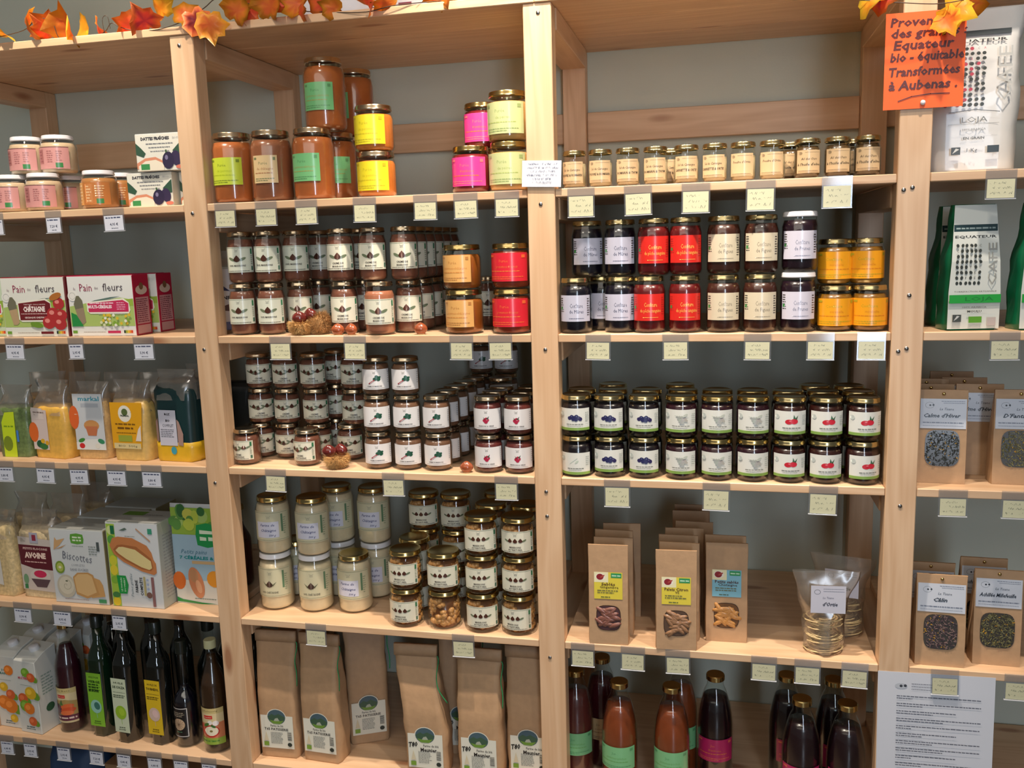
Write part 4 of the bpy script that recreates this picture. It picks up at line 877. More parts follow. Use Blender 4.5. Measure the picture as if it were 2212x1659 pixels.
P.txt('100% ARABICA', 0, .066, .0055, (100, 104, 104), w=.040); P.txt('EN GRAIN', 0, .050, .0065, (60, 64, 66), w=.036, bold=.02); P.txt('1 Kg', -.002, .028, .010, (60, 64, 66), w=.018); P.rect(-.038, .020, -.022, .034, (60, 66, 66)); P.poly([(-.036, .022), (-.030, .032), (-.024, .030), (-.030, .026)], (200, 204, 202)); P.rect(.024, .022, .044, .035, (44, 56, 60))
lab = P.build('print_panel', lambda x, o, z: (x, -.0034 - o + (0 if z+.012 < H_*.5 else (z+.012-H_*.5)/(H_*.3)*.006 if z+.012 < H_*.8 else .006 + (z+.012-H_*.8)/(H_*.15)*.008), z+.012), 0, zcuts=[H_*.5-.012, H_*.8-.012])
COFL = ('coffee_bag', 'bag', [('foil_body', body), ('print_panel', lab)])
place(COFL, 1.792, .050, ZS[1]+.0005, 'large silver white coffee bag on the top shelf, far right bay', 'coffee bags in the far right bay', R_(-3))
def coff(foil, seed):
    W, H, D = .100, .240, .066
    secs = interp([(0, W*.96, D, 0, 0), (.05, W, D*1.05, 0, 0), (H*.55, W*.92, D, 0, .001), (H*.8, W*.80, D*.6, 0, .008), (H, W*.78, D*.25, 0, .014)], 4)
    body = loft('foil_body', secs, foil, 8, .0028, seed, .12)
    h = H-.004; P = Print(W, h, None)
    f = lambda z: .048 if z < H*.3 else (.048 - .010*(z-H*.3)/(H*.7))
    P.poly([(-f(0), 0), (f(0), 0), (f(h*.3), h*.3), (f(h*.6), h*.6), (f(h), h), (-f(h), h), (-f(h*.6), h*.6), (-f(h*.3), h*.3)], (214, 220, 214))
    P.rect(-.040, .186, .040, .199, (24, 56, 62)); P.words(-.036, .036, .192, .003, (150, 170, 170), 2); P.txt('EQUATEUR', 0, .176, .007, (40, 44, 46), w=.076, bold=.02)
    beans(P, -.034, .088, 6, 8, .0082, .0102, seed, False); P.txt('CAFE', .030, .124, .022, (150, 154, 152), w=.080, rot=90)
    P.txt('TORREFACTION ARTISANALE', 0, .072, .004, (70, 76, 74), w=.078); P.rect(-.0475, .050, .0475, .066, (30, 160, 60)); P.txt('LOJA', .008, .058, .011, (20, 120, 50), w=.052)
    P.txt('100% ARABICA', .0, .042, .0045, (90, 94, 92), w=.044); P.txt('MOULU', 0, .034, .006, (60, 64, 62), w=.026, bold=.02); P.rect(-.040, .014, -.024, .028, (70, 76, 74)); P.poly([(-.038, .016), (-.032, .026), (-.027, .025), (-.032, .020)], (200, 204, 202)); P.rect(-.010, .012, .014, .024, (90, 160, 40)); P.rect(.024, .006, .040, .022, (190, 180, 176))
    lab = P.build('print_panel', lambda x, o, z: (x, -.0030 - o + (0 if z+.003 < H*.55 else (z+.003-H*.55)/(H*.25)*.0078 if z+.003 < H*.8 else .0078 + (z+.003-H*.8)/(H*.2)*.006), z+.003), 0, zcuts=[H*.55-.003, H*.8-.003])
    return ('coffee_bag', 'bag', [('foil_body', body), ('print_panel', lab)])
CO2 = coff(M['greenfoil'], 6)
put(CO2, 0, .030, 2, 'white and green ground coffee bag, left one on second shelf', 'coffee bags in the far right bay', 8, X=1.803)
put(CO2, 0, .030, 2, 'white and green ground coffee bag, right one at frame edge', 'coffee bags in the far right bay', 8, X=1.930)
put(coff(M['dgreenfoil'], 7), 0, .050, 1, 'dark green coffee bag at the right frame edge, top shelf', 'coffee bags in the far right bay', 0, X=1.955)
put(CO2, 0, .110, 2, 'shaded ground coffee bag behind the left one', 'coffee bags in the far right bay', 8, X=1.800)
# noodle nests in clear bags
def noodlebag(seed):
    rg = random.Random(seed); bm = bmesh.new(); 
    verts = []
    for s in range(60):
        z = .006 + .075*rg.random(); r = rg.uniform(.012, .036) if z > .01 else .034; a0 = rg.uniform(0, 6.28); n = 12; e = rg.uniform(.8, 1.2); tilt = rg.uniform(-.12, .12)
        ring = []
        for i in range(n+1):
            a = a0 + i*5.2/n; p = Vector((math.cos(a)*r*e, math.sin(a)*r, z + tilt*math.cos(a)*r)); d = Vector((math.cos(a), math.sin(a), 0))
            ring.append([bm.verts.new(p + d*.0018), bm.verts.new(p + Vector((0, 0, .0014))), bm.verts.new(p - d*.0018), bm.verts.new(p - Vector((0, 0, .0014)))])
        for A, B in zip(ring, ring[1:]):
            for k in range(4): bm.faces.new((A[k], A[(k+1) % 4], B[(k+1) % 4], B[k]))
    nd = mesh_from_bm(bm, 'noodles', M['noodle'])
    film = loft('clear_bag', interp([(0, .070, .066, 0, -.033), (.01, .084, .078, 0, -.039), (.08, .086, .080, 0, -.040), (.11, .100, .046, -.004, -.036), (.15, .122, .018, -.004, -.030), (.185, .136, .004, -.002, -.024)], 4), M['film'], 8, .004, seed, .45, cap_top=False, front_flat=False)
    P = Print(.070, .060, (206, 208, 222)); P.stroke([(-.022+math.cos(t/3)*.006, .046+math.sin(t/3)*.005) for t in range(20)], .0008, (90, 96, 110)); P.words(-.010, .032, .053, .0010, (130, 136, 150), 1); P.words(-.010, .032, .048, .0010, (130, 136, 150), 2); P.txt('La Tisane', .0, .034, .006, (100, 100, 120), w=.022, shear=.3); P.txt("d'Ortie", .004, .020, .011, (40, 44, 60), w=.030, shear=.35, bold=.02)
    lab = P.build('paper_label', flat(-.0440, 0, .100), 0)
    return ('noodle_bag', 'bag', [('noodles', nd), ('clear_bag', film), ('paper_label', lab)])
NB = noodlebag(4)
put(NB, 0, .056, 4, 'clear bag of dried noodle nests with white label, front one', 'clear bags of noodle nests', 4, X=1.548)
put(NB, 0, .150, 4, 'clear bag of dried noodle nests, behind on the right', 'clear bags of noodle nests', -14, X=1.600)
# ================================================================== bottles
def bottle_proto(name, R, H, rn, cont, capm, hs, hn, label=None, lz=0, caph=.014, caplong=0, extra=None, fillz=None, full=False):
    g = [(0, .003), (R-.008, .001), (R-.002, .003), (R, .010), (R, hs)]
    for i in range(1, 9):
        t = i/8; g.append((rn + (R-rn)*((.5+.5*math.cos(math.pi*t))**.9 if not full else math.cos(math.pi/2*t)**.8), hs + (hn-hs)*t))
    g += [(rn, H-caph), (rn+.001, H-.004)]
    e = .0022; fz = fillz or hn
    c = [(max(0, r-e), z+.0015) for r, z in g if z <= fz]; c.append((0, c[-1][1]))
    rc = rn+.0025
    capme = sharp(lathe('cap', [(0, H-caph), (rc-.001, H-caph), (rc, H-caph+.001), (rc, H-.002), (rc-.0015, H), (0, H)], capm, 20), 35)
    parts = [('glass_bottle', lathe('glass_bottle', g, M['glass'], 28)), ('contents', lathe('contents', c, cont, 24)), ('cap', capme)]
    if label: parts.append(('paper_label', label.build('paper_label', cyl(R, lz), .003, M['gloss'])))
    return (name, 'bottle', parts + (extra or []))
contents('juicepeach', (136, 66, 34)); contents('juicedark', (30, 12, 18)); contents('juicered', (62, 16, 22)); contents('juiceplum', (96, 44, 40)); contents('oildark', (20, 34, 20)); contents('vinegar', (54, 34, 18)); contents('oilblack', (14, 16, 14))
jm = farm_label(.094, .055, (128, 196, 140), (90, 160, 110), (110, 176, 100), ('Jus', 'pommes-pêches'), 21); jk = farm_label(.094, .055, (180, 36, 96), (226, 110, 80), (220, 120, 60), ('Jus', 'framboise'), 22); jb = farm_label(.094, .055, (190, 160, 116), (120, 100, 80), (130, 100, 70), ('Jus', 'pommes'), 23)
BJ = {}
for k, c, l in (('peach', M['juicepeach'], jm), ('plum', M['juiceplum'], jm), ('dark', M['juicedark'], jk), ('brown', M['juicered'], jb)): BJ[k] = bottle_proto('juice_bottle', .041, .272, .0185, c, M['goldd'], .140, .246, l, .075, .013, fillz=.232, full=True)
gJ = 'litre juice bottles on the bottom shelf of the right bay'
def B(pr, px, Y, label, rz=0, grp=gJ, lv=5, z=.2): place(pr, XA(px, Y, ZS[lv]+z), Y, ZS[lv]+.0004, label, grp, R_(rz))
B(BJ['plum'], 1244, .095, 'brownish juice bottle with mint label, partly behind the centre post', 4); B(BJ['peach'], 1338, .055, 'amber juice bottle with mint label, left of the amber two', -6); B(BJ['peach'], 1451, .055, 'amber juice bottle with mint label, right of the amber two', -4)
B(BJ['dark'], 1545, .125, 'dark juice bottle with crimson label next to the amber bottles', 0); B(BJ['dark'], 1731, .045, 'dark juice bottle with crimson label, front, left of the last two', -4); B(BJ['dark'], 1829, .040, 'dark juice bottle with crimson label, front, nearest the right post', -2)
B(BJ['brown'], 1300, .170, 'dim red-brown juice bottle set back behind the amber left one', 0); B(BJ['peach'], 1470, .160, 'dim amber juice bottle set back behind the right amber one', 0); B(BJ['dark'], 1700, .150, 'dim dark juice bottle set back left of the front crimson one', 30); B(BJ['dark'], 1800, .145, 'dim dark juice bottle set back between the last two', 30)
# square oil bottles
def squarebottle(col, P):
    W, H = .060, .330; secs = [(0, W*.94, W*.94, 0, -W*.47), (.006, W, W, 0, -W/2), (.205, W, W, 0, -W/2), (.222, W*.94, W*.94, 0, -W*.47), (.240, W*.70, W*.70, 0, -W*.35), (.252, .032, .032, 0, -.016), (.262, .026, .026, 0, -.013), (.300, .025, .025, 0, -.0125)]
    body = loft('glass_bottle', secs, M[col], 5, 0, 1, .28)
    cp = lathe('cap', [(0, .298), (.0150, .298), (.0150, .328), (.0135, .330), (0, .330)], M['capdark'], 18)
    lab = P.build('paper_label', flat(-W/2-.0004, 0, .030), 0, M['gloss'])
    return ('oil_bottle', 'bottle', [('glass_bottle', body), ('cap', sharp(cp)), ('paper_label', lab)])
M['capdark'] = plain('dark_cap', (26, 34, 28), .35, coat=.3)
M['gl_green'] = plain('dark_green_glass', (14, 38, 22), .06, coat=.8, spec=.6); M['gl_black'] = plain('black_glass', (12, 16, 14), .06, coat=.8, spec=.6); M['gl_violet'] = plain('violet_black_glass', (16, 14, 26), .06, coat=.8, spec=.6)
def oil_label(bg, t1, t2, ink, disc, disc2):
    P = Print(.046, .150, bg); P.txt(t1, 0, .138, .007, ink, w=.030, bold=.02); P.txt(t2, 0, .126, .009, ink, w=.038, bold=.04); P.words(-.019, .019, .112, .0010, ink, 1); P.block(-.019, .019, .096, .106, 2, ink, 4)
    P.ell(0, .056, .017, .019, disc, n=22); P.ell(.003, .058, .009, .011, disc2, 20); P.stroke([(0, .038), (.001, .024)], .0012, disc); P.words(-.009, .009, .014, .0024, ink, 6); P.words(-.011, .011, .008, .0018, ink, 7); return P
O1 = oil_label((134, 196, 56), 'HUILE D\'OLIVE', 'VIERGE', (30, 66, 24), (150, 206, 190), (60, 120, 110)); O1.block(-.018, .018, .098, .122, 3, (30, 66, 24), 9)
gO = 'square dark oil bottles on the bottom shelf of the left bay'
OB1 = squarebottle('gl_green', O1); OB2 = squarebottle('gl_black', oil_label((206, 220, 190), 'HUILE', 'DE COLZA', (40, 60, 40), (150, 196, 50), (170, 210, 60))); OB3 = squarebottle('gl_black', oil_label((222, 190, 40), 'HUILE DE', 'TOURNESOL', (60, 44, 20), (214, 190, 176), (230, 200, 196)))
def S(pr, X, Y, label, rz=0, grp=None, lv=5): return place(pr, X, Y, ZS[lv]+.0004, label, grp, R_(rz))
S(OB1, -.2720, .070, 'square dark oil bottle with bright green label', -3, gO); S(OB2, -.1850, .054, 'square dark oil bottle with pale green rapeseed label', -4, gO); S(OB3, -.0900, .060, 'square dark oil bottle with yellow sunflower label', -4, gO)
for i, x in enumerate((-.258, -.172, -.082)): S((OB2[0], OB2[1], OB2[2][:2]), x, .150, 'dark square bottle in shade behind the %s front oil bottle' % ['green-label', 'pale-label', 'yellow-label'][i], 0, gO)
P = Print(.050, .082, (26, 26, 28)); P.rect(-.024, .078, .024, .080, (200, 200, 200)); P.rect(-.024, .002, .024, .004, (200, 200, 200)); P.rect(.022, .002, .024, .080, (200, 200, 200)); P.rect(-.024, .002, -.0225, .080, (150, 150, 150)); P.block(-.018, .018, .056, .070, 3, (170, 160, 140), 3); P.ell(0, .036, .016, .016, (196, 170, 140), n=22)
for t in range(12): P.stroke([(0, .036), (.014*math.cos(t*.524), .036+.014*math.sin(t*.524))], .0008, (120, 96, 76))
P.words(-.006, .008, .016, .002, (90, 140, 110), 3)
SB = bottle_proto('vinegar_bottle', .030, .285, .0125, M['gl_violet'], M['capdark'], .120, .160, P, .030, .035)
B(SB, 402, .058, 'small black round bottle with framed black label and pale shell disc', -8, None, 5, .1)
def veg_label(kind):
    P = Print(.080, .098, (222, 206, 160)); P.rect(-.040, .084, .040, .098, (206, 190, 130)); P.txt('Rote Bete' if kind == 'beet' else 'Apfelessig', 0, .091, .006, (120, 100, 60), w=.050); P.rect(-.013, .070, .011, .079, (206, 50, 44)); P.txt('demeter', -.001, .0745, .005, (240, 220, 200), w=.020)
    if kind == 'beet':
        P.poly([(-.04, .02), (.04, .02), (.04, .06), (.01, .066), (-.04, .058)], (176, 150, 90)); P.ell(-.014, .038, .014, .015, (92, 40, 62)); P.ell(-.028, .046, .010, .010, (120, 56, 70)); P.ell(.014, .046, .018, .008, (226, 110, 60), 8); P.ell(.016, .036, .020, .008, (216, 90, 50), 4); P.ell(.012, .028, .018, .007, (230, 120, 70)); P.poly([(-.010, .05), (.0, .066), (.004, .05)], (90, 130, 60)); P.rect(-.04, .006, .04, .022, (96, 36, 62)); P.words(-.036, .036, .014, .005, (224, 200, 190), 3)
    else:
        P.poly([(-.04, .014), (.04, .014), (.04, .06), (-.04, .056)], (210, 130, 90)); P.ell(-.020, .040, .016, .014, (214, 80, 60)); P.ell(.006, .036, .021, .016, (200, 50, 40)); P.ell(.006, .037, .018, .013, (240, 234, 206)); P.ell(.006, .037, .004, .003, (140, 120, 70)); P.ell(.018, .058, .008, .007, (244, 238, 236)); P.ell(.004, .060, .006, .006, (240, 236, 230)); P.ell(-.006, .054, .009, .004, (70, 120, 50), 30); P.ell(.012, .050, .007, .003, (60, 110, 50), -30); P.rect(-.04, 0, .04, .018, (150, 180, 70)); P.txt('POMME DE TERROIR', 0, .010, .006, (40, 120, 50), w=.05, bold=.03)
    return P
contents('beetj', (58, 16, 30))
BB = bottle_proto('juice_bottle', .034, .302, .0135, M['beetj'], M['goldd'], .170, .262, veg_label('beet'), .030, .016, fillz=.25); AB = bottle_proto('vinegar_bottle', .034, .296, .0130, M['vinegar'], M['creamcap'] if 'creamcap' in M else plain('cream_cap', (206, 206, 160), .35, coat=.3), .165, .255, veg_label('apple'), .026, .022)
B(BB, 153, .072, 'dark red beet juice bottle with vegetable label and gold cap', -4, None, 5, .1); B(AB, 466, .052, 'dark apple vinegar bottle with apple label, beside the post', -2, None, 5, .1)
DB = bottle_proto('wine_bottle', .036, .30, .0135, M['gl_black'], M['capdark'], .16, .23, None, 0, .03)
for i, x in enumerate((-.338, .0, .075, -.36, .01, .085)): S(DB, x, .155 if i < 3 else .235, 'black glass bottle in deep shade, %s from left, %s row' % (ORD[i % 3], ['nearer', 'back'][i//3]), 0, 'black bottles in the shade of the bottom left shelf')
# cartons
M['carton'] = plain('carton_white', (216, 220, 214), .35, coat=.15, bscale=10, var=.02)
def carton(seed, title, tc, fruits):
    W, D, H = .072, .072, .205
    bm = bmesh.new(); b = [(-W/2, -D/2), (W/2, -D/2), (W/2, D/2), (-W/2, D/2)]
    v0 = [bm.verts.new((x, y, 0)) for x, y in b]; v1 = [bm.verts.new((x, y, H)) for x, y in b]; v2 = [bm.verts.new((b[0][0], -D/2*.15, H+.016)), bm.verts.new((b[1][0], -D/2*.15, H+.016)), bm.verts.new((b[2][0], D/2, H+.026)), bm.verts.new((b[3][0], D/2, H+.026))]
    for A, Bq in ((v0, v1), (v1, v2)):
        for i in range(4): bm.faces.new((A[i], A[(i+1) % 4], Bq[(i+1) % 4], Bq[i]))
    bm.faces.new(v0[::-1]); bm.faces.new(v2); bmesh.ops.bevel(bm, geom=[e for e in bm.edges], offset=.0012, segments=1, affect='EDGES')
    body = mesh_from_bm(bm, 'carton_body', M['carton'])
    P = Print(W*.96, H*.97, None); P.txt('JUS', -.004, H*.80, .008, tc, w=.014, bold=.02); P.txt(title, -.002, H*.755, .009, tc, w=.046, bold=.03); P.words(-.02, .02, H*.66, .0012, (130, 150, 140), 3); P.words(-.014, .014, .016, .0026, (60, 90, 100), 2); P.words(-.016, .016, .010, .002, (60, 90, 100), 4)
    for (x, y, r, c, lf) in fruits:
        r *= 1.3; x *= .82
        if lf: P.ell(x+r*.8, y-r*.3, r*.85, r*.6, (110, 160, 50), -30, 10)
        P.ell(x, y, r, r*.92, c, 0, 14); P.ell(x-r*.25, y+r*.15, r*.5, r*.42, tuple(min(255, q+26) for q in c), 20, 10)
    lab = P.build('front_print', flat(-D/2-.0003, 0, .002), 0)
    Q = Print(D*.9, H*.9, None); Q.block(-.02, .02, .10, .16, 7, (150, 170, 160), 5); Q.ell(0, .06, .014, .012, (60, 100, 70)); side = Q.build('side_print', lambda x, o, z: (W/2+.0003+o, x, z+.004), 0)
    cap = lathe('screw_cap', [(.0, 0), (.0135, 0), (.0140, .002), (.0130, .012), (.0115, .0135), (0, .0135)], M['whitelid'], 16)
    for v in cap.vertices: v.co = Vector((v.co.x, v.co.y*.94 - v.co.z*.35 + .004, v.co.z + H+.016 + v.co.y*.25))
    return ('drink_carton', 'carton', [('carton_body', body), ('front_print', lab), ('side_print', side), ('screw_cap', cap)])
OR, YE, GR, RO = (226, 126, 40), (222, 180, 40), (120, 170, 50), (214, 100, 50)
C1 = carton(1, 'ORANGE', (60, 120, 110), [(.018, .165, .012, OR, 0), (-.010, .115, .011, YE, 0), (.016, .095, .012, RO, 1), (-.014, .070, .017, OR, 0), (.012, .062, .018, OR, 1), (.020, .026, .010, YE, 0)])
C2 = carton(2, 'MULTIFRUITS', (206, 70, 90), [(.002, .172, .011, GR, 0), (.024, .160, .011, RO, 1), (.016, .115, .015, YE, 1), (-.018, .096, .013, RO, 1), (-.012, .076, .014, GR, 0), (.004, .070, .014, OR, 0), (.014, .034, .011, RO, 1)])
gC = 'fruit juice cartons at the left end of the bottom shelf'
S(C1, -.548, .075, 'white juice carton with oranges, cut by the left frame edge', -4, gC); S(C2, -.466, .058, 'white juice carton with mixed fruits, front right', -6, gC)
S(C1, -.542, .160, 'white juice carton behind the orange one', -4, gC); S(C2, -.452, .145, 'white juice carton behind the mixed fruit one', -4, gC); S(C2, -.435, .230, 'white juice carton at the back, third in line', -4, gC); S(C1, -.530, .245, 'white juice carton at the back left', -4, gC)
# ================================================================== boxes and packets of the left bay
def boxproto(name, W, D, H, face, side, topc, frontP, sideP=None, topP=None):
    m = [plain(name+'_card', face, .4, coat=.15, bscale=10, var=.02), plain(name+'_side', side, .4, coat=.15, bscale=10, var=.02), plain(name+'_top', topc, .4, coat=.15, bscale=10, var=.02)]
    bm = bmesh.new(); add_box(bm, -W/2, W/2, 0, D, 0, H, .0010); 
    me = mesh_from_bm(bm, 'carton_body', m)
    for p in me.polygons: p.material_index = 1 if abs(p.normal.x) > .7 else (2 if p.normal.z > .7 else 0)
    parts = [('carton_body', me), ('front_print', frontP.build('front_print', flat(0, 0, .001), 0))]
    if sideP: parts.append(('side_print', sideP.build('side_print', lambda x, o, z: (W/2+.0003+o, D/2+x, z+.001), 0)))
    if topP: parts.append(('top_print', topP.build('top_print', lambda x, o, z: (x, z, H+.0003+o), 0)))
    fl = bmesh.new(); add_box(fl, -W/2+.001, W/2-.001, .0015, D*.55, H+.0002, H+.0012); parts.append(('top_flap', mesh_from_bm(fl, 'top_flap', m[2])))
    return parts
def crisp(W, H, kind):
    P = Print(W*.985, H*.985, None); w, h = W*.98, H*.98
    P.poly([(-w/2, h*.16), (w/2, h*.16), (w/2, h*.60), (w*.30, h*.64), (w*.1, h*.60), (-w*.2, h*.56), (-w/2, h*.50)], (170, 196, 110)); P.poly([(-w*.2, h*.56), (w*.05, h*.60), (w*.30, h*.66), (w*.15, h*.65), (-w*.1, h*.60)], (90, 120, 110)); P.poly([(w*.10, h*.58), (w/2, h*.62), (w/2, h*.50), (w*.2, h*.5)], (150, 180, 70))
    P.txt('le', -w*.40, h*.80, .010, (150, 120, 130), shear=.2); P.txt('Pain', -w*.22, h*.82, .026, (150, 50, 80), w=.034, bold=.0); P.txt('des', -w*.055, h*.81, .010, (120, 100, 110), w=.010); P.txt('fleurs', w*.20, h*.82, .026, (80, 70, 76), w=.054); P.ell(-w*.44, h*.68, .013, .013, (230, 232, 226)); P.stroke([(-w*.44+math.cos(t/3)*.008, h*.68+math.sin(t/3)*.008) for t in range(19)], .0007, (150, 160, 150))
    P.poly([(-w*.43, h*.54), (-w*.38, h*.68), (-w*.34, h*.68), (-w*.29, h*.60), (-w*.26, h*.24), (-w*.30, h*.20), (-w*.36, h*.20)], (112, 112, 92)); P.poly([(-w*.41, h*.45), (-w*.28, h*.48), (-w*.26, h*.24), (-w*.30, h*.20), (-w*.36, h*.20)], (184, 158, 120) if kind == 'ch' else (150, 134, 110))
    c = (112, 32, 38) if kind == 'ch' else (196, 50, 92); x0, x1, y0, y1 = (-w*.24, w*.26, h*.28, h*.62) if kind == 'ch' else (-w*.20, w*.42, h*.40, h*.60)
    P.poly([(x0-.004, y0+.002), (x0+.004, y0-.004), (x1, y0-.004), (x1+.005, y0+.004), (x1+.002, y1-.006), (x1-.012, y1+.004), (x0-.004, y1-.004)], (236, 236, 220)); P.poly([(x0, y0), (x1, y0), (x1+.001, y1-.008), (x1-.014, y1), (x0-.002, y1-.007)], c)
    if kind == 'ch':
        P.txt('TARTINES CRAQUANTES', (x0+x1)/2, y1-.010, .004, (240, 220, 214), w=.062); P.txt('CHÂTAIGNE', (x0+x1)/2-.002, h*.47, .017, (244, 232, 226), w=.062, bold=.05); P.words(x0+.004, x1-.004, h*.39, .002, (220, 190, 186), 3); P.txt('GECRAQUE CHESTNUT', (x0+x1)/2, h*.325, .0055, (240, 220, 214), w=.062, bold=.03)
        for cx, cy, r in ((w*.40, h*.56, .016), (w*.30, h*.38, .018), (w*.43, h*.36, .016), (w*.22, h*.24, .018), (w*.40, h*.22, .018)): P.ell(cx, cy, r, r*.9, (176, 50, 52)); P.ell(cx-.004, cy+.004, r*.4, r*.3, (226, 140, 130))
        P.ell(w*.36, h*.68, .018, .008, (176, 110, 50), 20); P.ell(w*.02, h*.2, .018, .007, (110, 150, 50), -10)
    else:
        P.txt('MULTI-CÉRÉALES', -w*.02, h*.49, .010, (244, 226, 232), w=.066, bold=.05); P.words(x0+.004, x0+.072, y1-.007, .003, (240, 200, 214), 2); P.block(x0+.078, x1-.006, y0+.004, y1-.004, 4, (234, 170, 194), 6); P.words(-w*.05, w*.36, h*.37, .002, (180, 190, 180), 4)
        rg = random.Random(4); P.poly([(-w*.48, h*.16), (-w*.30, h*.16), (-w*.40, h*.36), (-w*.48, h*.4)], (40, 140, 70))
        for _ in range(30): x = rg.uniform(-w*.02, w*.48); y = rg.uniform(h*.17, h*.36); P.ell(x, y, .004, .0038, rg.choice([(232, 236, 214), (214, 222, 180), (220, 190, 60), (130, 170, 60)]), 0, 7)
    P.rect(-w*.47, .006, -w*.40, .013, (110, 160, 60)); P.words(-w*.3, w*.05, .009, .0014, (140, 130, 120), 5); P.rect(w*.08, .006, w*.28, .012, c)
    for i, cc in enumerate(((40, 60, 50), (160, 170, 60), (226, 190, 60), (226, 140, 50), (206, 70, 44))): P.rect(w*.33+i*.005, .006, w*.33+i*.005+.0048, .013, cc)
    return P
def crisp_side(D, H, c):
    Q = Print(D*.94, H*.98, None); Q.rect(-D*.40, H*.02, D*.40, H*.16, (196, 150, 150)); Q.rect(-D*.40, H*.18, D*.40, H*.62, (190, 140, 146)); Q.block(-D*.36, D*.36, H*.2, H*.6, 12, (120, 60, 76), 3, .5); Q.ell(0, H*.74, D*.36, H*.08, (206, 190, 176)); Q.ell(0, H*.80, D*.13, H*.06, (120, 90, 60)); return Q
W_, D_, H_ = .180, .036, .145
BX1 = ('crispbread_box', 'box', boxproto('crispch', W_, .050, H_, (226, 230, 220), (112, 32, 38), (150, 60, 70), crisp(W_, H_, 'ch'))); BX2 = ('crispbread_box', 'box', boxproto('crispmc', W_, .062, H_, (226, 230, 226), (170, 24, 60), (170, 30, 70), crisp(W_, H_, 'mc'), crisp_side(.062, H_, 0)))
gX = 'crispbread boxes on the second shelf of the left bay'
S(BX1, -.303, .014, 'crispbread box with maroon panel and chestnut picture', 0, gX, 2); S(BX2, -.121, .022, 'crispbread box with magenta panel, front one', 0, gX, 2); S(BX2, -.115, .108, 'magenta crispbread box standing behind the front one', 0, gX, 2)
S(('crispbread_box', 'box', boxproto('crispgr', W_, .05, H_, (200, 220, 190), (40, 120, 60), (60, 120, 60), crisp(W_, H_, 'mc'))), -.4885, .030, 'green and white crispbread box cut by the left frame edge', 0, gX, 2); S(BX1, -.300, .090, 'maroon crispbread box standing behind the chestnut-picture one', 0, gX, 2)
# date boxes
W_, H_ = .118, .077
P = Print(W_*.98, H_*.98, None); P.txt('DATTES FRAÎCHES', -.008, H_*.86, .0085, (50, 50, 60), w=.072, bold=.05); P.txt('BIO', .044, H_*.86, .006, (180, 180, 180), w=.016); P.words(-.032, .036, H_*.72, .0022, (120, 124, 130), 2); P.words(-.026, .028, H_*.62, .0020, (120, 124, 130), 3); P.words(-.022, .026, H_*.52, .0016, (130, 134, 140), 4)
P.poly([(-.058, .058), (-.058, .034), (-.040, .028), (-.034, .036), (-.046, .048)], (50, 84, 66)); P.poly([(.034, .040), (.058, .060), (.058, .030), (.046, .028)], (50, 84, 66)); P.poly([(-.058, .016), (-.036, .026), (-.010, .028), (.012, .018), (.010, .004), (-.058, .004)], (206, 140, 110)); P.poly([(-.054, .010), (-.036, .020), (-.010, .022), (.010, .014), (.010, 0), (-.054, 0)], (226, 220, 200)); P.rect(-.048, .002, -.026, .014, (60, 140, 80))
P.ell(.042, .024, .012, .016, (52, 44, 76), 10); P.ell(.022, .020, .015, .018, (44, 38, 68), -8); P.ell(.018, .026, .004, .005, (120, 116, 150)); P.rect(.016, .036, .020, .042, (60, 90, 60)); P.ell(.050, .006, .010, .004, (206, 120, 100))
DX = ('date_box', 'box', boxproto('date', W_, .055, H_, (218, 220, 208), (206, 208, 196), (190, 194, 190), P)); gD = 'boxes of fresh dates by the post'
S(DX, .034, .030, 'white box of dates with purple fruit picture, lower left', 0, gD, 1); place(DX, .137, .050, ZS[1]+.0004, 'white box of dates mostly hidden behind the post', gD, 0, 0, 0, (.64, 1, 1))
place(DX, .072, .022, ZS[1]+.0800, 'white box of dates with purple fruit picture, top one', gD, R_(2), 0, 0, (1.0, 1, 1.08))
# rusk boxes
def house(P, x, y, w, h, c=(96, 160, 60)):
    P.poly([(x-w*.5, y-h*.42), (x, y-h*.52), (x+w*.5, y-h*.42), (x+w*.56, y), (x+w*.5, y+h*.42), (x, y+h*.52), (x-w*.5, y+h*.42), (x-w*.56, y)], c); P.words(x-w*.36, x+w*.36, y+h*.14, h*.16, (220, 236, 206), 3); P.words(x-w*.36, x+w*.36, y-h*.14, h*.16, (220, 236, 206), 5)
W_, H_ = .160, .196
P = Print(W_*.98, H_*.98, None); house(P, .002, .172, .036, .028); P.words(-.014, .020, .153, .0016, (130, 150, 130), 2); P.poly([(-.070, .140), (-.064, .174), (-.058, .166), (-.034, .172), (-.052, .152)], (206, 166, 116)); P.poly([(-.070, .140), (-.030, .156), (-.046, .146)], (190, 146, 96))
P.txt('Biscottes', -.002, .124, .030, (112, 116, 126), w=.086, rot=-6); P.txt('COMPLÈTES', -.002, .102, .008, (160, 164, 170), w=.040); P.txt('SANS SUCRES', .000, .090, .009, (150, 154, 160), w=.054, bold=.02); P.block(.034, .060, .130, .156, 4, (140, 150, 146), 6); P.rect(.058, .142, .066, .166, (80, 90, 90))
P.ell(-.056, .094, .014, .017, (120, 150, 50)); P.ell(-.056, .094, .010, .012, (176, 190, 90)); P.ell(-.056, .094, .0045, .0035, (226, 226, 190)); P.ell(-.042, .044, .028, .031, (196, 190, 170), n=22); P.ell(-.042, .046, .022, .024, (214, 208, 186), n=20); P.stroke([(-.042+math.cos(t*.45)*.003*(t/3), .046+math.sin(t*.45)*.003*(t/3)) for t in range(18)], .0012, (170, 164, 140)); P.ell(-.040, .058, .004, .0015, (70, 80, 50))
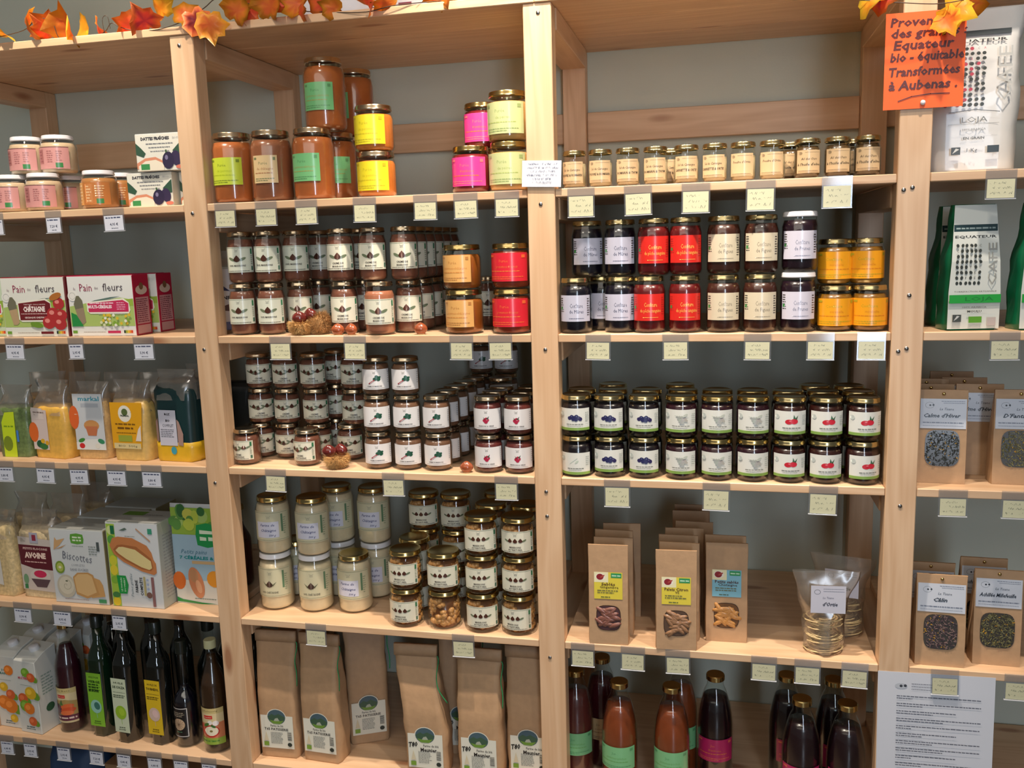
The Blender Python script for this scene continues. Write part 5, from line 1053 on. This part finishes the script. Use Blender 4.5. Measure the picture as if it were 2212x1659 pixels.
P.poly([(.030, .016), (.070, .022), (.066, .052), (.058, .066), (.038, .072)], (206, 160, 100)); P.poly([(-.014, .024), (.016, .014), (.054, .026), (.044, .050), (.040, .078), (.026, .084), (-.006, .082), (-.020, .070)], (196, 150, 92)); P.poly([(-.012, .030), (.018, .020), (.046, .032), (.040, .050), (.036, .074), (.024, .080), (-.004, .078), (-.016, .068)], (220, 184, 128)); P.rect(.050, .004, .072, .014, (70, 150, 100)); P.words(-.05, .02, .010, .0018, (170, 150, 150), 8)
Q = Print(W_*.9, .09, None); Q.ell(0, .04, .016, .014, (100, 120, 104), n=16)
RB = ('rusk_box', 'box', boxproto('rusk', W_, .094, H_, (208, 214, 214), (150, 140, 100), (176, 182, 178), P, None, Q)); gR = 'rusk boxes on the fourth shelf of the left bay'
S(RB, -.262, .019, 'white rusk box with toast and kiwi picture, front one', 0, gR, 4); S(RB, -.256, .118, 'white rusk box behind the front one, middle of three', 0, gR, 4); S(RB, -.247, .218, 'white rusk box at the back of three', 0, gR, 4)
W_, H_ = .148, .222
P = Print(W_*.98, H_*.98, None); P.rect(-.072, 0, -.048, H_*.975, (160, 196, 70)); 
for y, r, c in ((.20, .012, (206, 220, 150)), (.175, .012, (90, 160, 70)), (.12, .014, (206, 206, 60)), (.095, .014, (222, 206, 60)), (.07, .010, (130, 180, 60)), (.012, .012, (226, 200, 50)), (.03, .008, (70, 130, 70))): P.ell(-.060, y, .011, r, c)
P.rect(-.060, .190, -.049, .212, (30, 110, 70)); P.poly([(-.036, .200), (-.018, .208), (-.012, .204), (-.022, .200)], (90, 110, 100)); P.rect(.046, .194, .058, .208, (60, 150, 120)); P.stroke([(.014, .206), (.050, .176)], .0035, (190, 150, 120)); P.words(-.02, .01, .186, .002, (150, 156, 150), 2)
P.poly([(-.066, .160), (-.056, .180), (-.040, .184), (.0, .182), (.040, .164), (.052, .146), (.056, .128), (.062, .118), (.062, .094), (.054, .088), (.020, .096), (-.030, .118), (-.056, .138)], (196, 128, 78)); P.poly([(-.056, .150), (-.044, .162), (-.030, .164), (.010, .160), (.034, .142), (.050, .130), (.054, .106), (.046, .098), (.020, .102), (-.024, .122), (-.048, .138)], (166, 104, 60)); P.poly([(-.050, .148), (-.040, .157), (-.028, .158), (.006, .152), (.030, .136), (.048, .124), (.050, .106), (.042, .101), (.020, .107), (-.022, .127), (-.042, .140)], (224, 208, 146))
P.poly([(-.054, .082), (-.050, .034), (-.028, .034), (-.022, .058), (-.028, .082)], (34, 150, 70)); P.txt('LE MOULIN', -.042, .058, .006, (200, 236, 200), w=.036, rot=90, bold=.02); P.txt('DU PIVERT', -.033, .058, .006, (200, 236, 200), w=.036, rot=90, bold=.02)
P.txt('Pains grillés', -.013, .058, .010, (120, 140, 150), w=.062, rot=90, shear=.3); P.txt('FARINE', .001, .056, .010, (50, 56, 62), w=.032, rot=90, bold=.03); P.txt('COMPLÈTE', .015, .056, .010, (50, 56, 62), w=.048, rot=90, bold=.03); P.rect(.022, .032, .028, .082, (180, 170, 120)); P.rect(.044, .004, .052, .082, (140, 100, 100)); P.ell(.036, .034, .008, .008, (120, 90, 80)); P.block(.031, .038, .044, .080, 3, (160, 176, 206), 5)
Q = Print(W_*.95, .10, None); Q.poly([(-W_*.46, .0), (-W_*.28, .0), (-W_*.05, .06), (-W_*.05, .09), (-W_*.46, .09)], (96, 140, 50)); Q.block(-.01, .06, .03, .07, 6, (110, 110, 110), 6)
Sd = Print(.095, H_*.95, None); Sd.block(-.036, .036, .02, .19, 20, (150, 152, 148), 4)
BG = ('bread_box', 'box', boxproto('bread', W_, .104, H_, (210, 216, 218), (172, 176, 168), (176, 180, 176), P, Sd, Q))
S(BG, -.099, .019, 'white and green box with sliced baguette picture', 0, None, 4)
# pouch behind the post
def pouchbag(W, H, mat, seed, P, y0=0):
    body = loft('foil_body', interp([(0, W*.94, .05, 0, 0), (.02, W, .055, 0, 0), (H*.5, W, .045, 0, .0), (H*.8, W*.98, .022, 0, 0), (H*.97, W*.97, .005, 0, .001), (H, W*.96, .003, 0, .001)], 4), mat, 8, .002, seed, .18)
    return [('foil_body', body), ('front_print', P.build('front_print', flat(-.0016, 0, 0), 0, M['gloss']))]
W_, H_ = .150, .262
P = Print(W_*.96, H_*.97, None); w = W_*.94; P.rect(-w/2, .178, w/2, .252, (150, 184, 70)); rg = random.Random(5)
for _ in range(16): P.ell(rg.uniform(-w*.45, w*.45), rg.uniform(.188, .246), rg.uniform(.010, .020), rg.uniform(.010, .018), rg.choice([(190, 206, 80), (96, 150, 70), (206, 206, 90), (60, 110, 60), (170, 200, 110)]), 0, 12)
P.rect(-w/2, .06, w/2, .182, (160, 190, 206)); P.rect(-w/2, 0, w/2, .062, (214, 214, 204)); house(P, .028, .182, .056, .062, (40, 150, 80)); P.txt('Petits pains', -.012, .138, .016, (70, 120, 140), w=.074, shear=.35); P.txt('7 CÉRÉALES &', -.006, .122, .011, (30, 140, 140), w=.096, bold=.04); P.rect(-.020, .106, .060, .114, (206, 176, 130))
P.ell(-.060, .060, .018, .024, (214, 110, 40)); P.ell(.040, .068, .022, .022, (224, 150, 50)); P.ell(-.012, .056, .020, .042, (206, 136, 96), 14, 20); P.ell(-.018, .074, .012, .018, (190, 140, 100), 10); P.ell(-.006, .046, .008, .018, (222, 166, 126), 14); P.poly([(-w/2, .016), (-w*.38, .010), (0, .004), (w*.3, .002), (0, 0), (-w/2, .004)], (40, 140, 70)); P.words(-.02, .04, .014, .002, (100, 120, 110), 3)
S(('roll_pouch', 'bag', pouchbag(W_, H_, M['foil'], 3, P)), .053, .068, 'green and blue pouch of bread rolls half hidden by the post', 0, None, 4)
# packets with a clear top
def packet(W, D, hb, hf, body_mat, P, seed, pz=0, extra=None, name='grain_packet', film=True):
    body = loft('packet_body', interp([(0, W*.95, D, 0, 0), (.01, W, D*1.04, 0, 0), (hb*.6, W, D, 0, 0), (hb*.92, W*.96, D*.7, 0, .002), (hb, W*.86, D*.4, 0, D*.2)], 4), body_mat, 7, .0022, seed, .16)
    parts = [('packet_body', body)]
    if P is not None: parts.append(('front_print', P.build('front_print', flat(-.0016, 0, pz), 0, M['gloss'])))
    if film: parts.append(('clear_top', loft('clear_top', interp([(hb*.80, W*1.02, D*.98, 0, -.001), (hb*1.02, W*.98, D*.6, 0, D*.12), ((hb+hf)/2, W*.86, D*.24, .004, D*.25), (hf, W*.98, D*.05, .006, D*.3)], 5), M['film'], 9, .0045, seed+1, .3, cap_top=False, cap_bot=False, front_flat=False)))
    return (name, 'bag', parts + (extra or []))
contents('lentil', (96, 116, 70), .4, .35, 120); contents('polenta', (222, 176, 78), .45, .12, 90); contents('polenta2', (214, 180, 104), .45, .12, 90); contents('bulgur', (206, 168, 110), .5, .15, 150); contents('flake', (196, 176, 130), .6, .3, 120); contents('oatm', (208, 190, 150), .6, .2, 130); contents('tealb', (22, 52, 54), .3, .1, 30); contents('yellowb', (222, 178, 36), .4, .08, 40)
gP = 'grain packets on the third shelf of the left bay'
P = Print(.060, .14, None); P.poly([(-.03, .0), (.008, 0), (.010, .118), (-.018, .116), (-.03, .09)], (196, 222, 40)); P.ell(-.016, .035, .014, .02, (120, 140, 40)); P.words(-.024, .004, .08, .004, (120, 160, 30), 3); P.rect(.012, .04, .018, .07, (70, 130, 206))
S(packet(.100, .055, .135, .185, M['lentil'], P, 21), -.432, .040, 'lime green packet of green grains at the left edge', 0, gP, 3)
P = Print(.11, .14, None); P.poly([(-.052, .022), (.0, .022), (.0, .124), (-.052, .126)], (222, 206, 200)); P.ell(-.048, .066, .016, .026, (226, 110, 44)); P.poly([(-.050, .100), (-.010, .100), (-.014, .128), (-.050, .130)], (226, 214, 206)); P.ell(-.030, .036, .012, .010, (40, 90, 60)); P.ell(-.018, .030, .014, .008, (60, 120, 60)); P.ell(-.020, .044, .007, .006, (224, 180, 40)); P.ell(-.006, .040, .006, .006, (224, 170, 40)); P.words(-.044, -.008, .118, .003, (140, 120, 110), 4)
S(packet(.116, .062, .138, .200, M['yellowb'] if 0 else M['polenta'], P, 22), -.322, .036, 'yellow flour packet with white print and tall crumpled clear top', -8, gP, 3)
P = Print(.084, .142, (206, 212, 216)); P.txt('markal', .004, .130, .016, (60, 150, 170), w=.060, bold=.02); P.rect(-.020, .108, .030, .118, (180, 188, 196)); P.ell(-.042, .082, .014, .030, (226, 106, 50)); P.words(-.040, -.032, .09, .002, (240, 200, 170), 3); P.ell(.006, .062, .022, .014, (206, 150, 90)); P.poly([(-.012, .060), (.024, .060), (.018, .036), (-.006, .036)], (196, 120, 80)); P.poly([(-.042, 0), (.042, 0), (.042, .020), (.020, .028), (-.02, .026), (-.042, .018)], (226, 230, 226)); P.ell(-.026, .010, .008, .007, (206, 50, 50)); P.ell(-.026, .024, .010, .005, (70, 140, 60), 20); P.ell(.030, .022, .010, .006, (60, 140, 100), -20); P.ell(.018, .010, .007, .007, (226, 226, 214))
S(packet(.094, .055, .150, .195, M['bulgur'], P, 23, .024), -.204, .042, 'white packet with muffin picture and orange spot', 0, gP, 3)
P = Print(.10, .15, None); P.poly([(-.048, .030), (.036, .034), (.046, .146), (-.048, .146)], (230, 168, 30)); P.ell(-.006, .118, .019, .021, (236, 236, 222), n=18); P.ell(-.006, .122, .009, .009, (90, 110, 60)); P.txt('PRIMEAL', -.006, .113, .006, (40, 60, 40), w=.026, bold=.04); P.words(-.036, .022, .092, .004, (130, 90, 20), 3); P.words(-.030, .018, .082, .005, (120, 80, 20), 5); P.words(-.034, .022, .070, .002, (130, 90, 20), 6); P.rect(-.030, .048, .010, .064, (160, 170, 60)); P.rect(-.044, .030, .034, .044, (222, 206, 150)); P.txt('BIO  500g', -.004, .037, .007, (90, 90, 70), w=.054); P.poly([(.020, .05), (.036, .05), (.038, .09), (.030, .08)], (236, 226, 214))
S(packet(.108, .062, .152, .200, M['polenta2'], P, 24), -.092, .038, 'orange-yellow packet with round white emblem', -3, gP, 3)
P = Print(.10, .16, None); P.rect(-.038, .040, .012, .128, (206, 208, 222)); P.txt('RIZ', -.012, .118, .007, DK, w=.016, bold=.03); P.txt('BIO', -.012, .102, .008, DK, w=.012, bold=.04); P.txt('COMPLET', -.012, .090, .010, (70, 70, 76), w=.032); P.block(-.034, .006, .060, .082, 5, (120, 122, 132), 3); P.poly([(.014, .042), (.028, .040), (.030, .070), (.020, .100), (.014, .106)], (170, 140, 130)); P.poly([(-.046, .050), (-.040, .050), (-.040, .108), (-.046, .100)], (150, 120, 110)); P.ell(0, .028, .008, .010, (70, 160, 180))
def teal(seed):
    base = loft('yellow_base', interp([(0, .112, .074, 0, 0), (.008, .118, .078, 0, -.001), (.048, .118, .078, 0, -.001)], 3), M['yellowb'], 7, .0018, seed, .14)
    pk = packet(.116, .074, .190, .226, M['tealb'], P, seed, 0); return ('grain_packet', 'bag', [('yellow_base', base)] + pk[2])
TB = teal(26)
S(TB, .030, .040, 'dark teal packet with yellow base and grey label', -4, gP, 3); S(TB, .052, .140, 'dark teal packet standing behind the first teal one', 4, gP, 3)
PK = packet(.100, .055, .150, .205, M['bulgur'], None, 29)
for i, (x, y) in enumerate(((-.30, .135), (-.19, .135), (-.08, .135), (-.41, .135))): S(PK, x, y, 'pale packet with clear top in shade, behind the %s' % ['yellow flour packet', 'muffin-picture packet', 'orange-yellow packet', 'lime green packet'][i], 5*i, gP, 3)
gQ = 'flake bags on the fourth shelf of the left bay'
P = Print(.10, .2, None); P.poly([(-.05, .04), (.018, .03), (.014, .15), (.0, .172), (-.05, .17)], (214, 214, 206)); P.rect(-.05, .108, .010, .146, (110, 34, 44)); P.txt('FLOCONS', -.016, .128, .011, (240, 226, 226), w=.046, bold=.04); P.ell(-.008, .066, .016, .013, (196, 130, 50)); P.words(-.04, .010, .094, .003, (120, 120, 120), 3)
S(packet(.112, .060, .196, .232, M['flake'], P, 31, name='flake_bag'), -.526, .034, 'clear bag of pale flakes cut by the left frame edge', -4, gQ, 4)
P = Print(.11, .2, None); P.poly([(-.050, .022), (.050, .018), (.050, .160), (-.052, .166)], (206, 196, 186)); P.poly([(-.050, .090), (-.010, .080), (.050, .078), (.048, .142), (-.052, .144)], (96, 34, 44)); P.txt('PETITS FLOCONS', .0, .134, .008, (230, 196, 186), w=.076, bold=.03); P.txt('AVOINE', -.002, .116, .020, (244, 216, 200), w=.066, bold=.06); P.words(-.036, .032, .098, .003, (220, 180, 170), 3); P.ell(.008, .060, .032, .020, (214, 206, 196), n=20); P.ell(.008, .066, .020, .010, (206, 50, 90)); P.poly([(-.022, .052), (.038, .052), (.024, .030), (-.006, .030)], (96, 76, 80)); P.ell(-.038, .05, .008, .014, (120, 160, 120)); P.rect(-.044, .024, -.034, .036, (60, 130, 80)); P.rect(-.014, .150, .012, .178, (176, 176, 190)); P.rect(-.006, .156, .006, .172, (150, 50, 70))
S(packet(.118, .064, .190, .236, M['oatm'], P, 33, name='flake_bag'), -.402, .036, 'bag of small oat flakes with maroon panel', -2, gQ, 4)
for i, (x, y) in enumerate(((-.395, .135), (-.510, .135), (-.395, .25))): S(packet(.108, .058, .190, .250, M['oatm'], None, 35+i, name='flake_bag'), x, y, 'crumpled clear-topped flake bag in shade, %s one' % ['right', 'left', 'deepest'][i], 0, gQ, 4)
# white packet hidden at the left of the middle bay
P = Print(.08, .16, None); P.rect(-.038, .0, .038, .150, (206, 204, 206)); P.poly([(-.02, .10), (.0, .115), (.025, .096)], (40, 44, 90)); P.txt('FARINE', .0, .08, .012, (40, 40, 50), w=.05, bold=.04); P.poly([(-.024, .05), (.02, .064), (.03, .046)], (90, 64, 60)); P.rect(-.038, 0, .038, .020, (80, 90, 140))
S(packet(.086, .05, .155, .195, M['carton'], P, 41), XA(478, .15, .08), .150, 'white packet in shade between the left post and chestnut jars', 10, None, 2)
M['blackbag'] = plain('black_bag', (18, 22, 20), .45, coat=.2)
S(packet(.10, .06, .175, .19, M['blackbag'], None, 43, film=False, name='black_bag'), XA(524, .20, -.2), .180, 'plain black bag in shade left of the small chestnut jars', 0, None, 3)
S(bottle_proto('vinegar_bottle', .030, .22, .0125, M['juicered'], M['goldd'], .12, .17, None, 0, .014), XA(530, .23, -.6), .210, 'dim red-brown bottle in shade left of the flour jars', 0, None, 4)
# ================================================================== papers
def sheet(name, cat, x0, x1, z0, z1, Y, P, label, ry=0, th=.0004, extra=None, mat=None):
    w, h = x1-x0, z1-z0; bm = bmesh.new(); add_box(bm, -w/2, w/2, -th, 0, 0, h)
    pb = mesh_from_bm(bm, 'sheet', mat or M['paperw']); pr = P.build('fine_print', flat(-th-.0002), 0)
    parts = [('sheet', pb), ('writing', pr)] + (extra or [])
    return place((name, cat, parts), (x0+x1)/2, Y, z0, label, None, 0, 0, R_(ry))
M['paperw'] = plain('white_paper', (214, 220, 230), .6, bscale=20, var=.01); M['orange'] = plain('fluorescent_orange_card', (255, 104, 36), .5, bscale=20, var=.02)
w, h = 1.759-1.6215, .597-.4255
P = Print(w, h, None); ink = (88, 20, 16); u = h/211.0
def T_(s_, x, y, sz, wd): P.txt(s_, -w/2 + x*u, h - y*u, sz*u, ink, w=wd*u, shear=.12, bold=.028, al='l')
T_('Provenance', 10, 20, 26, 150); T_('des graines :', 12, 44, 27, 160); T_('Equateur', 18, 70, 28, 128); T_('bio - équitable', 12, 96, 27, 156); T_('Transformées', 10, 128, 27, 150); T_('à Aubenas .', 10, 158, 28, 146)
P.stroke([(-w/2+32*u, h-193*u), (-w/2+60*u, h-184*u), (-w/2+100*u, h-180*u), (-w/2+140*u, h-181*u)], 2.2*u, ink)
pinm = lathe('push_pin', [(0, 0), (.0045, 0), (.0048, .002), (.003, .004), (0, .0045)], M['whitelid'], 12)
for v in pinm.vertices: x, y, z = v.co; v.co = (x, -z-.0008, y+.010)
sheet('notice', 'sign', 1.6215, 1.759, .4255, .597, -.004, P, 'fluorescent orange handwritten notice pinned to the right post', 0, .0005, [('push_pin', pinm)], M['orange'])
w, h = .082, .053; P = Print(w, h, None)
for i in range(6): P.hand(-w*.38 + (.012 if i > 3 else 0), w*(.40 if i < 4 else .25), h*(.86-.14*i), h*.075, (76, 84, 120), 5+i, .0006)
sheet('note_card', 'sign', .926, 1.008, .313, .366, -.0045, P, 'small white handwritten note taped across the centre post', 2.5)
w, h = .222, .30; P = Print(w, h, None); g_ = (96, 104, 120)
P.ell(-.066, h-.030, .012, .006, (190, 198, 208)); P.ell(-.066, h-.030, .003, .003, (60, 66, 76)); P.ell(-.058, h-.029, .003, .003, (60, 66, 76)); P.words(-.046, .02, h-.024, .0014, g_, 1); P.words(-.046, -.006, h-.030, .0012, g_, 2); P.words(-.046, -.01, h-.036, .0012, g_, 3)
y = h-.052; i = 0
while y > .01:
    P.words(-.074, .086 - .03*(i % 3 == 2)*1.5, y, .0022, g_, 20+i); P.words(-.074, -.074+.03+.02*(i % 4), y-.005, .0020, g_, 50+i); y -= .0165; i += 1
sheet('printed_sheet', 'paper', 1.655, 1.877, -.993, -.693, -.0006, P, 'white printed text sheet hanging at the foot of right post', -.8)
# ================================================================== garland on the top board
def leaf_mesh(seed, s, cols):
    rg = random.Random(seed); bm = bmesh.new(); cl = bm.loops.layers.float_color.new('Col')
    lob = [(-90, .45), (-66, .74), (-44, .86), (-22, .72), (0, 1.0), (20, .86), (40, .98), (62, .76), (90, 1.22), (118, .76), (140, .98), (160, .86), (180, 1.0), (202, .72), (224, .86), (246, .74)]
    n = len(lob); cen = bm.verts.new((0, 0, 0)); bend = rg.uniform(8, 22)*rg.choice((-1, 1)); b2 = rg.uniform(-10, 12)
    inner = []; outer = []
    def pos(r, a):
        x, z = r*math.cos(a)*s, r*math.sin(a)*s; return Vector((x, bend*x*x + b2*x*z + .004*math.sin(z*90+seed), z))
    for a, r in lob: inner.append(bm.verts.new(pos(r*.5, R_(a)))); outer.append(bm.verts.new(pos(r*rg.uniform(.9, 1.1), R_(a + rg.uniform(-4, 4)))))
    colv = {}
    c0, c1, c2 = [lin(c) for c in cols]; colv[cen] = c0
    for v in inner: colv[v] = c1 if rg.random() < .7 else c0
    for v in outer: colv[v] = c2
    for i in range(n):
        j = (i+1) % n
        for f in ((cen, inner[i], inner[j]), (inner[i], outer[i], outer[j], inner[j])):
            face = bm.faces.new(f)
            for lp in face.loops: lp[cl] = colv[lp.vert]
    bmesh.ops.solidify(bm, geom=bm.faces[:], thickness=.0005)
    return mesh_from_bm(bm, 'leaf', M['leaf'], True)
M['leaf'] = printmat('autumn_leaf', .55, .1)
gar = bpy.data.objects.new('leaf_garland', None); COL.objects.link(gar); gx, gz = PT(300, 70, .02); gar.location = (gx, .02, ZO+ZT+.018); tag(gar, 'garland of orange and yellow fabric leaves on brown wire along the top board', 'garland')
YO = ((236, 122, 56), (244, 150, 54), (244, 184, 50)); RD = ((236, 100, 66), (242, 124, 66), (242, 160, 56)); YY = ((240, 160, 40), (244, 182, 48), (236, 206, 50)); PU = ((186, 60, 76), (226, 96, 76), (242, 150, 70))
for i, (px, py, Y, s, rx, ry, rz, c) in enumerate([(12, 84, .0, .030, 70, 20, 10, YY), (60, 70, .0, .046, 62, 75, 10, YO), (100, 76, .01, .040, 40, -30, 20, RD), (150, 70, .01, .052, 30, 20, -15, YO), (180, 72, .02, .034, 50, 100, 15, YY), (212, 74, .015, .028, 60, 60, 0, RD), (280, 64, .01, .034, 55, -70, 0, RD), (312, 54, .01, .040, 40, -30, 20, PU), (345, 28, .01, .034, 10, -20, -25, YY),
                                      (402, 36, -.01, .036, -15, 40, 20, YO), (425, 44, -.02, .038, -20, 150, 30, PU), (453, 52, -.035, .040, -10, 178, 15, YO), (512, 24, -.01, .036, 20, 30, 10, YO), (545, 26, .01, .030, 30, -60, 0, RD), (585, 14, -.01, .042, 15, 10, -10, YO), (600, -4, .0, .040, 10, 60, 15, RD), (640, 8, .0, .034, 15, -80, 0, YO), (648, 22, -.01, .026, 30, 100, 0, RD), (695, 10, -.005, .038, 15, 20, 15, RD), (720, 18, .0, .028, 30, -70, 0, YO),
                                      (800, 4, -.01, .034, 50, 60, 0, RD), (835, 8, -.01, .030, 60, -40, 0, YO), (950, -8, .0, .038, 30, 40, 0, YO), (1000, -12, .0, .036, 20, -30, 0, YY),
                                      (1880, 2, -.045, .030, 60, 150, 0, YY), (1905, -4, -.045, .028, 50, 120, 20, PU), (2045, 44, -.035, .030, 10, 150, -20, YO), (2060, 20, -.03, .040, 20, 120, -10, YY), (2090, 2, -.03, .036, 30, 60, 0, YO)]):
    if Y >= 0 and px < 400: py -= 9
    X, z = PT(px, py, Y); o = mkobj('leaf', leaf_mesh(i*7+3, s, c), gar); o.location = (X-gx, Y-.02, z-ZT-.018); o.rotation_euler = (R_(rx), R_(ry), R_(rz))
wp = [(-20, 84, .01), (50, 66, .01), (75, 44, .0), (95, 40, .0), (115, 52, .0), (130, 84, .005), (170, 82, .02), (222, 72, .01), (240, 50, .0), (258, 58, .0), (290, 66, .0), (340, 64, -.005), (395, 46, -.01), (440, 18, -.01), (470, -4, -.01), (520, 4, .0), (600, 20, .01), (700, 26, .0), (790, 26, -.01), (850, 12, -.01), (950, 2, 0), (1140, -14, 0)]
def wpt(a): X, z = PT(a[0], a[1], a[2]); return (X-gx, a[2]-.02, z-ZT-.018)
mkobj('wire', tube('wire', smoothpath([wpt(a) for a in wp], 5), .0010, M['wire']), gar)
mkobj('wire', tube('wire', smoothpath([wpt(a) for a in [(226, 72, 0), (221, 44, 0), (226, 34, 0), (233, 38, 0), (238, 62, 0)]], 5), .0007, M['wire']), gar)
mkobj('wire', tube('wire', smoothpath([wpt(a) for a in [(1860, 0, -.04), (1950, 6, -.045), (2030, 8, -.04), (2090, -2, -.03)]], 6), .0009, M['wire']), gar)
# pale letter board lying behind the garland
P = Print(.36, .05, None); mar = (120, 34, 60)
for x0, x1, y0, y1 in ((-.170, -.150, .004, .012), (-.135, -.118, .002, .010), (-.110, -.094, .012, .017), (-.060, -.044, .014, .020), (.030, .050, .010, .016), (.070, .100, .026, .032)): P.rect(x0, y0, x1, y1, mar)
for x, y in ((-.012, .012), (.012, .018), (.060, .012), (.110, .014)): P.ell(x, y, .011, .010, mar); P.ell(x, y, .005, .005, (214, 206, 200))
X, z = PT(760, 22, .10)
sheet('letter_strip', 'sign', X-.14, X+.22, ZT+.019, ZT+.075, .10, P, 'pale strip with dark red letters behind the garland on the top board', 0, .002)
# ================================================================== things under the bottom left shelf and at the bottom right
M['bluebag'] = plain('blue_sack', (44, 70, 104), .6, var=.15, bscale=20); M['crate'] = plain('card_box_brown', (150, 118, 84), .6, var=.06, bscale=30)
def crate(W, D, H, mat):
    bm = bmesh.new(); add_box(bm, -W/2, W/2, 0, D, 0, H, .002); b = mesh_from_bm(bm, 'carton_body', mat)
    bm = bmesh.new(); add_box(bm, -W/2, W/2, 0, D*.49, H+.0003, H+.003); add_box(bm, -W/2, W/2, D*.51, D, H+.0003, H+.003); f = mesh_from_bm(bm, 'flap', mat); return ('storage_box', 'box', [('carton_body', b), ('flap', f)])
def G_(pr, X, Y, label, rz=0, grp=None): return place(pr, X, Y, -ZO+.0005, label, grp, R_(rz))
G_(crate(.28, .34, .26, M['crate']), -.18, .10, 'brown cardboard box on the floor under the left shelves', 0, 'cardboard boxes stored on the floor'); G_(crate(.26, .34, .28, M['crate']), 1.95, .12, 'brown cardboard box on the floor under the far right shelves', 0, 'cardboard boxes stored on the floor')
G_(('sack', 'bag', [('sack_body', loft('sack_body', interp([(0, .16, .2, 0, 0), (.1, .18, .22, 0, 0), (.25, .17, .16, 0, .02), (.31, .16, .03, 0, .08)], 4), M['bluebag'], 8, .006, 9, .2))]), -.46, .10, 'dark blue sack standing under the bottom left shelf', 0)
